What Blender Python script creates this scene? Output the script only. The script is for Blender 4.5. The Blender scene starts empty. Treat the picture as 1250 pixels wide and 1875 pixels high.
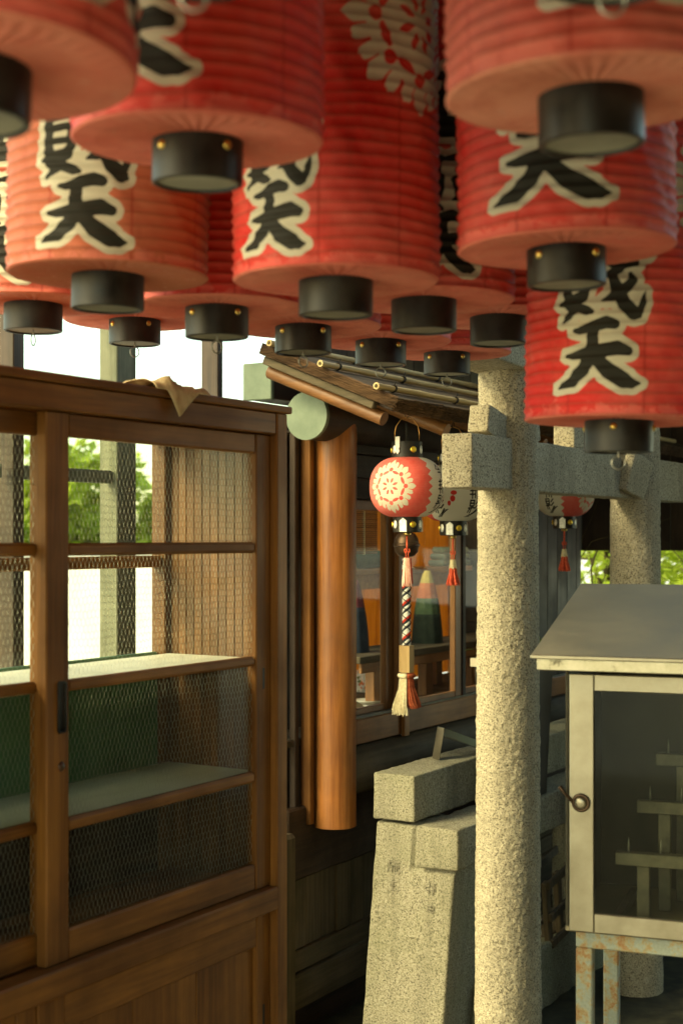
import bpy, bmesh, math, random
import numpy as np
from mathutils import Vector, Matrix, noise as mnoise
random.seed(7); np.random.seed(7)
sc = bpy.context.scene
C = sc.collection
H = 1.72                       # eye height; everything below is measured from the eye, then lifted by H at the end
# ------------------------------------------------------------------ camera
cam_d = bpy.data.cameras.new('camera'); cam = bpy.data.objects.new('camera', cam_d); C.objects.link(cam)
cam.location = (0, 0, H); cam.rotation_euler = (math.pi/2, 0, 0)
cam_d.sensor_fit = 'HORIZONTAL'; cam_d.sensor_width = 24.0; cam_d.lens = 24.0*2600/1250
cam_d.shift_y = 47.5/1250; cam_d.clip_start = 0.05; cam_d.clip_end = 500
cam_d.dof.use_dof = True; cam_d.dof.focus_distance = 4.2; cam_d.dof.aperture_fstop = 3.7
sc.camera = cam
# ------------------------------------------------------------------ light
SUN_AZ = Vector((-0.80, -0.42, 0)).normalized(); SUN_EL = math.radians(34)
sdir = Vector((SUN_AZ.x*math.cos(SUN_EL), SUN_AZ.y*math.cos(SUN_EL), math.sin(SUN_EL)))
w = bpy.data.worlds.new('World'); sc.world = w; w.use_nodes = True
nt = w.node_tree; bg = nt.nodes['Background']
sky = nt.nodes.new('ShaderNodeTexSky'); sky.sky_type = 'NISHITA'; sky.sun_disc = False
sky.sun_elevation = SUN_EL; sky.sun_rotation = math.atan2(SUN_AZ.x, SUN_AZ.y)
sky.air_density = 1.0; sky.dust_density = 1.5; sky.ozone_density = 0.6
nt.links.new(sky.outputs['Color'], bg.inputs['Color']); bg.inputs['Strength'].default_value = 0.15
sun_d = bpy.data.lights.new('sun', 'SUN'); sun_o = bpy.data.objects.new('sun', sun_d); C.objects.link(sun_o)
sun_d.energy = 1.3; sun_d.angle = math.radians(24); sun_d.color = (1.0, 0.90, 0.72)
sun_o.rotation_euler = (-sdir).to_track_quat('-Z', 'Y').to_euler(); sun_o.location = (-6, -4, 8)
sc.view_settings.view_transform = 'Standard'; sc.view_settings.look = 'None'
sc.view_settings.exposure = 2.08; sc.view_settings.gamma = 1.0; sc.view_settings.use_curve_mapping = False
sc.view_settings.use_white_balance = True
sc.view_settings.white_balance_temperature = 9300; sc.view_settings.white_balance_tint = -10
sc.cycles.use_denoising = True
sc.cycles.max_bounces = 8; sc.cycles.diffuse_bounces = 5; sc.cycles.glossy_bounces = 3
sc.cycles.transmission_bounces = 6; sc.cycles.transparent_max_bounces = 16
sc.cycles.sample_clamp_indirect = 6.0

# ------------------------------------------------------------------ geometry helpers
TH = math.radians(31); CT, ST = math.cos(TH), math.sin(TH)
def F(x, y): return (x*CT + y*ST, -x*ST + y*CT)                  # lane frame (x across, y along) -> world
def fd(px, x): return x/((px-625)/2600*CT - ST)                  # depth where column px meets lane plane x
def fy(px, x): d = fd(px, x); return ((px-625)/2600*ST + CT)*d
ORG = {}
def tag(o, label=None, cat=None, group=None, kind=None):
    if label: o['label'] = label
    if cat: o['category'] = cat
    if group: o['group'] = group
    if kind: o['kind'] = kind
    return o
def root(name, x, y, z, label, cat, group=None, lane=True, rz=None):
    o = bpy.data.objects.new(name, None); C.objects.link(o); o.empty_display_size = .05
    if lane: X, Y = F(x, y); o.location = (X, Y, z); o.rotation_euler = (0, 0, -TH if rz is None else rz); ORG[o] = (x, y, z)
    else: o.location = (x, y, z); o.rotation_euler = (0, 0, rz or 0); ORG[o] = (0, 0, 0)
    return tag(o, label, cat, group)
def mesh(name, verts, faces, mat, parent=None, smooth=False, off=True):
    me = bpy.data.meshes.new(name)
    if parent is not None and off:
        p = parent
        while p not in ORG: p = p.parent
        ox, oy, oz = ORG[p]; verts = [(a-ox, b-oy, c-oz) for a, b, c in verts]
    me.from_pydata([tuple(v) for v in verts], [], [tuple(f) for f in faces]); me.update()
    if mat:
        for m in (mat if isinstance(mat, (list, tuple)) else [mat]): me.materials.append(m)
    if smooth: me.polygons.foreach_set('use_smooth', [True]*len(me.polygons))
    return link(name, me, parent)
def link(name, me, parent=None):
    o = bpy.data.objects.new(name, me); C.objects.link(o)
    if parent is not None: o.parent = parent
    return o
class G:                                                        # collects vertices and faces of ONE piece
    def __init__(s): s.v = []; s.f = []
    def add(s, v, f):
        n = len(s.v); s.v += [tuple(p) for p in v]; s.f += [tuple(i+n for i in q) for q in f]; return s
    def box(s, x0, x1, y0, y1, z0, z1, M=None):
        v = [(x, y, z) for x in (x0, x1) for y in (y0, y1) for z in (z0, z1)]
        if M is not None: v = [tuple(M @ Vector(p)) for p in v]
        return s.add(v, [(0,1,3,2),(4,6,7,5),(0,4,5,1),(2,3,7,6),(0,2,6,4),(1,5,7,3)])
    def bbox(s, x0, x1, y0, y1, z0, z1, b=.003, M=None):          # box with chamfered edges
        b = min(b, (x1-x0)*.3, (y1-y0)*.3, (z1-z0)*.3)
        bm = bmesh.new(); bmesh.ops.create_cube(bm, size=1)
        for v in bm.verts: v.co = Vector(((x0+x1)/2+v.co.x*(x1-x0), (y0+y1)/2+v.co.y*(y1-y0), (z0+z1)/2+v.co.z*(z1-z0)))
        bmesh.ops.bevel(bm, geom=list(bm.edges), offset=b, segments=1, affect='EDGES')
        bm.verts.index_update()
        v = [tuple(q.co) if M is None else tuple(M @ q.co) for q in bm.verts]; f = [tuple(q.index for q in p.verts) for p in bm.faces]
        bm.free(); return s.add(v, f)
    def tube(s, pts, r, n=10, cap=True):
        pts = [Vector(p) for p in pts]; rr = r if isinstance(r, (list, tuple)) else [r]*len(pts)
        base = len(s.v); prev = None
        for i, p in enumerate(pts):
            t = (pts[min(i+1, len(pts)-1)] - pts[max(i-1, 0)]).normalized()
            if prev is None:
                a = Vector((0,0,1)) if abs(t.z) < .9 else Vector((1,0,0)); u = t.cross(a).normalized()
            else: u = (prev - t*prev.dot(t)).normalized()
            prev = u; v = t.cross(u)
            for k in range(n):
                an = 2*math.pi*k/n; s.v.append(tuple(p + (u*math.cos(an) + v*math.sin(an))*rr[i]))
        for i in range(len(pts)-1):
            for k in range(n):
                a, b = base+i*n+k, base+i*n+(k+1) % n; s.f.append((a, b, b+n, a+n))
        if cap: s.f.append(tuple(base+k for k in range(n))[::-1]); s.f.append(tuple(base+(len(pts)-1)*n+k for k in range(n)))
        return s
    def lathe(s, prof, n=24, c=(0,0,0), cap=True):
        base = len(s.v)
        for r, z in prof:
            for k in range(n):
                an = 2*math.pi*k/n; s.v.append((c[0]+r*math.cos(an), c[1]+r*math.sin(an), c[2]+z))
        for i in range(len(prof)-1):
            for k in range(n):
                a, b = base+i*n+k, base+i*n+(k+1) % n; s.f.append((a, b, b+n, a+n))
        if cap: s.f.append(tuple(base+k for k in range(n))[::-1]); s.f.append(tuple(base+(len(prof)-1)*n+k for k in range(n)))
        return s
    def out(s, name, mat, parent=None, smooth=False, off=True): return mesh(name, s.v, s.f, mat, parent, smooth, off)
def bx(name, x0, x1, y0, y1, z0, z1, mat, parent, b=.003): return G().bbox(x0, x1, y0, y1, z0, z1, b).out(name, mat, parent)
def smooth_by_angle(o, deg=40):
    bm = bmesh.new(); bm.from_mesh(o.data)
    for e in bm.edges: e.smooth = len(e.link_faces) == 2 and e.calc_face_angle(0) < math.radians(deg)
    for f in bm.faces: f.smooth = True
    bm.to_mesh(o.data); bm.free(); return o
def copy_tree(o, parent=None):
    c = o.copy(); C.objects.link(c); c.parent = parent
    for ch in list(o.children): copy_tree(ch, c)
    return c

# ------------------------------------------------------------------ materials
class N:
    def __init__(s, name):
        s.m = bpy.data.materials.new(name); s.m.use_nodes = True; s.t = s.m.node_tree
        s.p = s.t.nodes['Principled BSDF']; s.outn = s.t.nodes['Material Output']
    def n(s, typ, **kw):
        nd = s.t.nodes.new('ShaderNode'+typ)
        for k, v in kw.items():
            if k.startswith('i_'):
                key = k[2:]; key = int(key) if key.isdigit() else key.replace('_', ' ')
                nd.inputs[key].default_value = v
            else: setattr(nd, k, v)
        return nd
    def l(s, a, b): s.t.links.new(a, b)
    def coord(s, scale=(1,1,1), rnd=False):
        tc = s.n('TexCoord'); mp = s.n('Mapping'); mp.inputs['Scale'].default_value = scale; s.l(tc.outputs['Object'], mp.inputs['Vector'])
        if rnd:
            oi = s.n('ObjectInfo'); mu = s.n('Math', operation='MULTIPLY', i_1=37.0); s.l(oi.outputs['Random'], mu.inputs[0])
            s.l(mu.outputs[0], mp.inputs['Location'])
        return mp.outputs['Vector']
    def noise(s, vec, scale, detail=4, rough=.6, dist=0.0):
        nd = s.n('TexNoise'); nd.inputs['Scale'].default_value = scale; nd.inputs['Detail'].default_value = detail
        nd.inputs['Roughness'].default_value = rough; nd.inputs['Distortion'].default_value = dist; s.l(vec, nd.inputs['Vector']); return nd.outputs['Fac']
    def ramp(s, fac, stops):
        nd = s.n('ValToRGB'); e = nd.color_ramp.elements
        while len(e) < len(stops): e.new(.5)
        for q, (p, c) in zip(e, stops): q.position = p; q.color = (*c, 1) if len(c) == 3 else c
        s.l(fac, nd.inputs['Fac']); return nd.outputs['Color']
    def mix(s, fac, a, b, mode='MIX'):
        nd = s.n('Mix', data_type='RGBA', blend_type=mode)
        for sock, v in ((nd.inputs[0], fac), (nd.inputs[6], a), (nd.inputs[7], b)):
            if isinstance(v, (int, float)): sock.default_value = v
            elif isinstance(v, tuple): sock.default_value = (*v, 1)
            else: s.l(v, sock)
        return nd.outputs[2]
    def math(s, op, a, b=None):
        nd = s.n('Math', operation=op)
        for i, v in enumerate((a, b)):
            if v is None: continue
            if isinstance(v, (int, float)): nd.inputs[i].default_value = v
            else: s.l(v, nd.inputs[i])
        return nd.outputs[0]
    def bump(s, h, strength=.3, dist=.004):
        nd = s.n('Bump'); nd.inputs['Strength'].default_value = strength; nd.inputs['Distance'].default_value = dist
        s.l(h, nd.inputs['Height']); s.l(nd.outputs['Normal'], s.p.inputs['Normal'])
    def col(s, c):
        if isinstance(c, tuple): s.p.inputs['Base Color'].default_value = (*c, 1)
        else: s.l(c, s.p.inputs['Base Color'])
    def set(s, rough=.6, spec=.3, metal=0.0):
        s.p.inputs['Roughness'].default_value = rough; s.p.inputs['Specular IOR Level'].default_value = spec; s.p.inputs['Metallic'].default_value = metal; return s
def wood(name, c1, c2, axis='z', rough=.55, spec=.3, grain=1.0, stain=None, bump=.25):
    m = N(name); sc3 = {'x': (.05, 1, 1), 'y': (1, .05, 1), 'z': (1, 1, .05)}[axis]
    v = m.coord(sc3, True); a = m.noise(v, 55*grain, 6, .65, .4); b = m.noise(v, 9*grain, 3, .5, .8); l = m.noise(m.coord((1,1,1), True), 3.2, 4, .6)
    f = m.math('ADD', m.math('MULTIPLY', a, .55), m.math('MULTIPLY', b, .45))
    c = m.ramp(f, [(.36, c1), (.62, c2)])
    c = m.mix(m.ramp(l, [(.38, (0,0,0)), (.7, (.6,.6,.6))]), c, tuple(q*.45 for q in c1) if stain is None else stain)
    m.col(c); m.bump(a, bump, .002); m.set(rough, spec)
    r = m.ramp(l, [(.3, (rough*.75,)*3), (.7, (min(1, rough*1.25),)*3)]); m.l(r, m.p.inputs['Roughness'])
    return m.m
def granite(name, light, mid, dark, bump=.5, scale=1.0, moss=None):
    m = N(name); v = m.coord((1,1,1)); a = m.noise(v, 165*scale, 5, .8); b = m.noise(v, 175*scale, 2, .5); l = m.noise(v, 5, 4, .6); f = m.noise(v, 75*scale, 4, .7)
    c = m.ramp(a, [(.33, dark), (.45, mid), (.60, light)])
    c = m.mix(m.ramp(b, [(.38, (.8,.8,.8)), (.43, (0,0,0))]), c, dark)
    c = m.mix(m.ramp(l, [(.4, (0,0,0)), (.75, (.55,.55,.55))]), c, moss or tuple(q*.6 for q in mid), 'MIX')
    stk = m.noise(m.coord((1,1,.10)), 9, 5, .65); c = m.mix(m.ramp(stk, [(.50, (0,0,0)), (.72, (.55,.55,.55))]), c, tuple(q*.42 for q in mid))
    lich = m.noise(v, 17, 6, .75); c = m.mix(m.ramp(lich, [(.60, (0,0,0)), (.70, (.35,.35,.35))]), c, tuple(min(1, q*1.25) for q in light))
    m.col(c); m.bump(m.math('ADD', m.math('MULTIPLY', a, .4), f), bump, .006); m.set(.9, .2); return m.m
def plain(name, c1, c2, scale=12, rough=.6, spec=.3, metal=0.0, bump=0, rnd=True):
    m = N(name); v = m.coord((1,1,1), rnd); a = m.noise(v, scale, 6, .62)
    m.col(m.ramp(a, [(.35, c1), (.68, c2)])); m.set(rough, spec, metal)
    if bump: m.bump(a, bump, .003)
    m.l(m.ramp(a, [(.3, (rough*.8,)*3), (.7, (min(1, rough*1.2),)*3)]), m.p.inputs['Roughness'])
    return m.m
def glass(name, tint=(.97,.98,.96), rough=.04, refl=1.0, dust=.04):
    m = N(name); t = m.n('BsdfTransparent'); t.inputs['Color'].default_value = (*tint, 1); g = m.n('BsdfGlossy'); g.inputs['Roughness'].default_value = rough
    fr = m.n('LayerWeight'); fr.inputs['Blend'].default_value = .5; sch = m.math('ADD', m.math('MULTIPLY', m.math('POWER', fr.outputs['Facing'], 5.0), .96), .04); mx = m.n('MixShader'); m.l(m.math('MULTIPLY', sch, refl*.6), mx.inputs[0]); m.l(t.outputs[0], mx.inputs[1]); m.l(g.outputs[0], mx.inputs[2])
    df = m.n('BsdfDiffuse'); df.inputs['Color'].default_value = (.55,.52,.45,1); mx2 = m.n('MixShader')
    d = m.noise(m.coord((1,1,.35)), 14, 5, .7); m.l(m.math('MULTIPLY', m.ramp(d, [(.4, (.25,.25,.25)), (.75, (1,1,1))]), dust), mx2.inputs[0]); m.l(mx.outputs[0], mx2.inputs[1]); m.l(df.outputs[0], mx2.inputs[2])
    m.l(mx2.outputs[0], m.outn.inputs['Surface']); m.t.nodes.remove(m.p); return m.m
def leafmat(name, c1, c2, tr):
    m = N(name); oi = m.n('NewGeometry'); c = m.ramp(oi.outputs['Random Per Island'], [(0, c1), (1, c2)]); m.col(c); m.set(.5, .3)
    tl = m.n('BsdfTranslucent'); m.l(m.mix(.35, c, tr), tl.inputs['Color']); mx = m.n('MixShader'); mx.inputs[0].default_value = .58
    m.l(m.p.outputs[0], mx.inputs[1]); m.l(tl.outputs[0], mx.inputs[2]); m.l(mx.outputs[0], m.outn.inputs['Surface']); return m.m
MAT = {}
for ax in 'xyz':
    MAT['cab'+ax] = wood('cabinet_wood_'+ax, (.115,.040,.009), (.285,.116,.028), ax, .55, .22)
    MAT['log'+ax] = wood('cedar_log_'+ax, (.20,.058,.013), (.46,.175,.048), ax, .38, .45, 1.3, stain=(.09,.035,.015), bump=.5)
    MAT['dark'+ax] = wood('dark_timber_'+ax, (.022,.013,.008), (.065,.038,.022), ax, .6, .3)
    MAT['old'+ax] = wood('weathered_timber_'+ax, (.05,.036,.022), (.125,.092,.055), ax, .75, .2, stain=(.04,.04,.025), bump=.5)
    MAT['pine'+ax] = wood('pine_board_'+ax, (.36,.17,.05), (.60,.33,.12), ax, .5, .35)
    MAT['win'+ax] = wood('window_wood_'+ax, (.14,.055,.018), (.30,.135,.048), ax, .45, .35)
    MAT['grey'+ax] = wood('grey_green_timber_'+ax, (.10,.105,.07), (.20,.20,.14), ax, .7, .2)
MAT['reedz'] = wood('ribbed_dark_wood', (.085,.034,.008), (.175,.072,.019), 'z', .5, .3)
MAT['caseshade'] = plain('shaded_case_steel', (.03,.027,.018), (.075,.066,.045), 5, .7, .2, .2)  # shade inside the candle case, put into the steel colour
MAT['granite'] = granite('warm_granite', (.54,.475,.34), (.36,.31,.215), (.085,.068,.045), 1.0)
MAT['granite2'] = granite('fence_granite', (.33,.30,.225), (.215,.195,.135), (.06,.052,.036), .8, moss=(.15,.15,.085))
MAT['kerb'] = granite('kerb_stone', (.26,.25,.18), (.17,.165,.11), (.06,.06,.04), .5, moss=(.10,.12,.06))
MAT['moss'] = plain('mossy_rock', (.05,.06,.03), (.17,.15,.10), 18, .95, .1, 0, .8)
MAT['black'] = plain('black_lacquer', (.007,.006,.005), (.034,.030,.024), 13, .42, .28)
MAT['capbase'] = plain('pale_cap_base', (.16,.15,.115), (.30,.285,.22), 9, .7, .2)
MAT['brass'] = plain('brass', (.62,.42,.12), (.85,.62,.22), 30, .3, .5, 1.0)
MAT['gold'] = plain('gilt_foil', (.75,.50,.06), (.92,.68,.14), 60, .35, .5, .85, .4)
MAT['silver'] = plain('silver_foil', (.55,.55,.50), (.88,.87,.80), 90, .4, .5, .55, .6)
MAT['wire'] = plain('steel_wire', (.22,.21,.18), (.42,.40,.34), 30, .4, .5, .8)
MAT['copper'] = plain('copper_wire', (.50,.24,.08), (.72,.38,.14), 30, .35, .5, 1.0)
MAT['mesh'] = plain('mesh_wire', (.26,.26,.21), (.42,.42,.34), 40, .45, .5, .6)
MAT['verdigris'] = plain('verdigris_copper', (.125,.165,.115), (.20,.245,.18), 14, .7, .3, 0, .15)
MAT['bark'] = wood('cypress_bark', (.035,.02,.012), (.20,.115,.062), 'x', .85, .15, 1.2, bump=.8)
MAT['barky'] = wood('cypress_bark_roof', (.045,.032,.02), (.13,.09,.055), 'y', .9, .1, 1.0, bump=.8)
MAT['bamboo'] = wood('old_bamboo', (.34,.25,.12), (.56,.44,.25), 'y', .7, .15, stain=(.30,.22,.11))
MAT['steel'] = plain('dull_stainless', (.25,.22,.16), (.39,.35,.265), 9, .40, .4, .85, .08)
MAT['rack'] = plain('grimy_rack_metal', (.08,.07,.05), (.17,.15,.11), 20, .6, .3, .4)
MAT['steelroof'] = plain('dull_roof_sheet', (.21,.175,.110), (.31,.26,.17), 5, .55, .3, .3)
MAT['cream'] = plain('cream_shelf', (.62,.60,.50), (.74,.72,.62), 6, .6, .3)
MAT['celadon'] = plain('pale_green_shelf', (.40,.42,.33), (.52,.54,.44), 6, .35, .5)
MAT['greenboard'] = plain('green_painted_board', (.05,.14,.06), (.10,.22,.10), 10, .45, .4)
MAT['glass'] = glass('clear_glass', (.97,.98,.96), .04, .7, .008); MAT['wglass'] = glass('wired_glass', (.95,.96,.93), .06, .35, .004); MAT['dglass'] = glass('dusty_case_glass', (.88,.90,.85), .05, .45, .004)
MAT['rope_w'] = plain('white_rope', (.55,.53,.46), (.72,.70,.62), 200, .9, .1, 0, .5)
MAT['rope_r'] = plain('red_rope', (.40,.025,.018), (.55,.05,.03), 200, .9, .1, 0, .5)
MAT['rope_k'] = plain('black_rope', (.015,.018,.022), (.04,.045,.05), 200, .9, .1, 0, .5)
MAT['straw'] = plain('cream_fibre', (.55,.46,.28), (.78,.70,.48), 120, .9, .1)
MAT['rust_fibre'] = plain('faded_red_fibre', (.26,.05,.025), (.42,.11,.05), 120, .9, .1)
MAT['pink'] = plain('faded_pink_thread', (.72,.36,.28), (.85,.55,.42), 120, .9, .1)
MAT['redthread'] = plain('red_thread', (.50,.06,.035), (.68,.14,.08), 120, .9, .1)
MAT['bell'] = plain('dark_bronze', (.05,.03,.02), (.10,.06,.035), 16, .45, .5, .7)
MAT['cloth'] = plain('stained_cloth', (.42,.30,.16), (.66,.53,.33), 26, .95, .1, 0, .2)
MAT['porcelain'] = plain('white_porcelain', (.68,.67,.60), (.78,.77,.70), 6, .2, .5)
MAT['stem'] = plain('brown_stem', (.05,.04,.02), (.11,.085,.045), 30, .9, .1)
MAT['leaf'] = leafmat('garden_leaf', (.05,.10,.012), (.13,.20,.025), (.22,.32,.03))
MAT['leaflit'] = leafmat('sunlit_bright_leaf', (.22,.31,.035), (.38,.46,.08), (.62,.72,.12))  # leaf colour raised to stand in for strong outdoor light
MAT['rustpaint'] = None
m = N('rusty_pale_blue_paint'); v = m.coord((1,1,1)); a = m.noise(v, 28, 6, .7); b = m.noise(v, 150, 3, .6)
c = m.ramp(a, [(.47, (.30,.34,.29)), (.53, (.38,.30,.15)), (.60, (.34,.14,.03))]); m.col(m.mix(.25, c, m.ramp(b, [(.3, (.18,.15,.10)), (.7, (.45,.45,.38))]))); m.set(.7, .3); m.bump(a, .3, .002); MAT['rustpaint'] = m.m
m = N('stained_steel_edge'); v = m.coord((1,1,1)); a = m.noise(v, 16, 6, .7)
m.col(m.ramp(a, [(.36, (.06,.05,.03)), (.46, (.42,.38,.27)), (.7, (.55,.50,.38))])); m.set(.45, .5, .6); MAT['steeledge'] = m.m
# red lantern paper: printed characters come from the distance stored on the mesh
def lantern_paper(name, red, fade, ink_w, disc=False, white=False):
    m = N(name); v = m.coord((1,1,1), True); big = m.noise(v, 4.5, 5, .65); fine = m.noise(m.coord((1,1,7), True), 34, 5, .7); oi = m.n('ObjectInfo')
    sep = m.n('SeparateColor'); m.l(oi.outputs['Color'], sep.inputs[0])
    worn = m.math('MULTIPLY', m.ramp(big, [(.38, (.0,.0,.0)), (.66, (1,1,1))]), .62)
    base = m.mix(m.math('MINIMUM', m.math('ADD', worn, sep.outputs[0]), 1.0), red, fade)
    base = m.mix(sep.outputs[1], base, (.44,.16,.08))
    spots = m.ramp(fine, [(.62, (0,0,0)), (.78, (.5,.5,.5))]); base = m.mix(spots, base, tuple(min(1, q*1.2+.05) for q in fade))
    geo = m.n('TexCoord'); sx_ = m.n('SeparateXYZ'); m.l(geo.outputs['Object'], sx_.inputs[0])
    if not disc and not white:
        rimn = m.noise(m.coord((1,1,1), True), 26, 5, .75)
        rim = m.math('MULTIPLY', m.math('LESS_THAN', sx_.outputs['Z'], m.math('MULTIPLY', m.math('SUBTRACT', rimn, .40), .12)), .35); base = m.mix(rim, base, tuple(min(1, q*1.05+.04) for q in fade))
        stn = m.ramp(m.noise(m.coord((1,1,.22), True), 11, 6, .7), [(.55, (0,0,0)), (.75, (.55,.55,.55))]); base = m.mix(stn, base, (.26,.035,.022))
    if disc:
        blot = m.ramp(m.noise(m.coord((1,1,1), True), 15, 6, .72), [(.46, (0,0,0)), (.72, (.7,.7,.7))]); base = m.mix(blot, base, (.52,.10,.07)); dust = m.ramp(m.noise(m.coord((1,1,1), True), 60, 4, .7), [(.58, (0,0,0)), (.75, (.5,.5,.5))]); base = m.mix(dust, base, (.78,.42,.32))
    if not disc:
        def att(nm): a = m.n('Attribute'); a.attribute_name = nm; return a.outputs['Fac']
        hoop = att('hoop'); base = m.mix(m.math('MULTIPLY', hoop, .5), base, (.19,.055,.025))
        seam = att('seam'); base = m.mix(m.math('MULTIPLY', seam, .65), base, (.33,.012,.01))
        cream = m.mix(m.ramp(big, [(.3, (0,0,0)), (.75, (.6,.6,.6))]), (.64,.60,.47), (.46,.41,.29))
        if white:
            wp = att('white'); base = m.mix(m.math('LESS_THAN', wp, 0.0), base, (.62,.60,.50)); rp = att('petal'); base = m.mix(m.math('LESS_THAN', rp, 0.0), base, (.55,.03,.025))
        base = m.mix(m.math('LESS_THAN', att('crest'), 0.0), base, cream)
        ink = att('ink'); 
        if not white: base = m.mix(m.math('LESS_THAN', ink, ink_w), base, cream)
        base = m.mix(m.math('LESS_THAN', ink, 0.0), base, (.022,.020,.014))
    m.col(base); m.set(.62, .25); m.bump(fine, .12, .002)
    tl = m.n('BsdfTranslucent'); m.l(base, tl.inputs['Color']); mx = m.n('MixShader'); mx.inputs[0].default_value = .22
    m.l(m.p.outputs[0], mx.inputs[1]); m.l(tl.outputs[0], mx.inputs[2]); m.l(mx.outputs[0], m.outn.inputs['Surface']); return m.m
MAT['paper'] = lantern_paper('red_lantern_paper', (.67,.028,.030), (.76,.19,.15), .0115)
MAT['disc'] = lantern_paper('pale_lantern_base_paper', (.72,.165,.125), (.80,.31,.22), 0, disc=True)  # paler red than the wall paper
MAT['roundpaper'] = lantern_paper('round_lantern_paper', (.66,.075,.062), (.76,.30,.25), 0, white=True)

# ------------------------------------------------------------------ ground
def sheet(name, pts, z, mat, kind='structure'):
    o = mesh(name, [(x, y, z) for x, y in pts], [tuple(range(len(pts)))], mat); o['kind'] = kind; return o
MAT['gravel'] = plain('pale_gravel', (.55,.53,.47), (.70,.68,.62), 40, .95, .1, 0, .5)
MAT['paving'] = plain('dark_stone_floor', (.22,.20,.155), (.38,.34,.26), 5, .85, .2, 0, .3)
MAT['soil'] = plain('damp_dark_ground', (.018,.017,.010), (.06,.055,.032), 14, .9, .2, 0, .6)  # much darker than the gravel, used behind the gate
sheet('ground', [(-150,-150), (150,-150), (150,150), (-150,150)], -H, MAT['gravel'])
sheet('stone_floor', [F(-3.1,-4), F(3.2,-4), F(3.2,4.0), F(-3.1,4.0)], -H+.004, MAT['paving'])
sheet('dark_ground', [F(-3.1,4.0), F(3.2,4.0), F(3.2,7.6), F(-3.1,7.6)], -H+.004, MAT['soil'])

# ------------------------------------------------------------------ canopy the lanterns hang from (above the picture)
can = root('canopy_roof', 0, 0, -H, 'dark timber canopy roof over the hanging red lanterns', 'roof')
CX0, CX1, CY0, CY1, CZ = -2.62, 1.9, -2.6, 3.78, 1.66  # left edge reaches out to keep direct sun off the lanterns
x = CX0
while x < CX1:
    bx('ceiling_board', x, x+.195, CY0, CY1, CZ, CZ+.025, MAT['oldy'], can); x += .2
for x in (-2.5, -1.4, -.3, .8, 1.8): bx('beam', x-.05, x+.05, CY0, CY1, CZ-.12, CZ-.002, MAT['oldy'], can)
for y in np.arange(-.6, 3.75, .36): G().tube([(CX0+.05, y, CZ-.15), (CX1-.05, y, CZ-.15)], .018, 8).out('hanging_pole', MAT['bamboo'], can, True)
x = CY0
while x < CY1: bx('side_board', CX1, CX1+.02, x, x+.178, -H, CZ, MAT['oldz'], can); x += .18  # unseen side wall, added to cut the light coming from the right
for x, y in ((1.8, -2.5), (1.8, 3.7), (-2.5, -2.5)): bx('post', x-.06, x+.06, y-.06, y+.06, -H, CZ-.122, MAT['darkz'], can)

# ------------------------------------------------------------------ big red lanterns
LR, LH, PITCH = .178, .66, .0195
def capsule_field(P, strokes):
    D = np.full(P.shape[0], 9.0)
    for st in strokes:
        if len(st) == 1: st = st*2
        for (x0, y0, r0), (x1, y1, r1) in zip(st[:-1], st[1:]):
            a = np.array((x0, y0)); d = np.array((x1-x0, y1-y0)); L = (d*d).sum() + 1e-12
            t = np.clip(((P-a) @ d)/L, 0, 1); q = a + t[:, None]*d
            D = np.minimum(D, np.sqrt(((P-q)**2).sum(1)) - (r0 + t*(r1-r0)))
    return D
TEN = [[(385,732,16),(420,735,24),(520,705,38),(610,680,42),(672,695,34)], [(515,740,38),(512,880,44)],
       [(325,912,12),(380,915,26),(500,895,44),(690,865,48),(770,890,32)],
       [(500,925,42),(450,1015,46),(370,1095,42),(262,1146,6)], [(530,925,38),(630,1030,54),(740,1098,54),(800,1122,34),(868,1122,4)]]
ZAI = [[(318,400,26),(338,480,38),(350,545,40)], [(285,535,16),(350,520,40),(440,492,38),(468,430,30),(470,330,30)], [(400,560,30),(470,590,32),(505,600,18)], [(385,570,34),(345,620,26),(300,672,6)],
       [(330,400,28),(318,180,30)], [(320,190,30),(470,165,30)], [(470,165,30),(472,340,30)], [(330,285,22),(460,265,22)], [(335,380,20),(430,370,20)],
       [(640,262,26),(720,258,42),(790,240,44),(820,262,22)], [(640,330,26),(680,430,42),(740,550,46),(810,618,46),(852,640,16)], [(846,635,20),(874,545,24),(890,458,4)],
       [(578,526,8),(650,500,30),(755,432,36),(800,385,30),(780,338,16)], [(700,60,30),(690,200,36),(700,300,30)], [(560,180,20),(700,150,34),(830,130,30)], [(890,185,34),(850,120,26)], [(580,350,16),(680,310,30)]]
BEN = [[(330,-120,28),(520,-150,38),(700,-170,36)], [(510,-420,34),(515,-160,40)], [(300,-30,24),(520,-60,38),(780,-70,34)], [(380,-60,34),(330,60,36),(270,110,10)], [(660,-80,36),(720,40,44),(820,90,14)],
       [(300,-300,24),(520,-330,38),(760,-340,34)], [(360,-440,30),(330,-320,26)], [(680,-450,30),(700,-330,28)], [(420,-540,34),(640,-560,34)], [(530,-640,30),(520,-460,34)]]
def tr(strokes):   # traced drawing units -> metres on the lantern wall (arc, height over the lower rim)
    k = .36/(355*4.167); o = []
    for st in strokes:
        q = []
        for x, y, r in st:
            a = math.asin(max(-.98, min(.98, (x-762)/742))) + math.radians(15.8); q.append((a*LR, (1338-y)*k, r*k*1.10))
        o.append(q)
    return o
KANJI = tr(TEN) + tr(ZAI) + tr(BEN)
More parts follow.
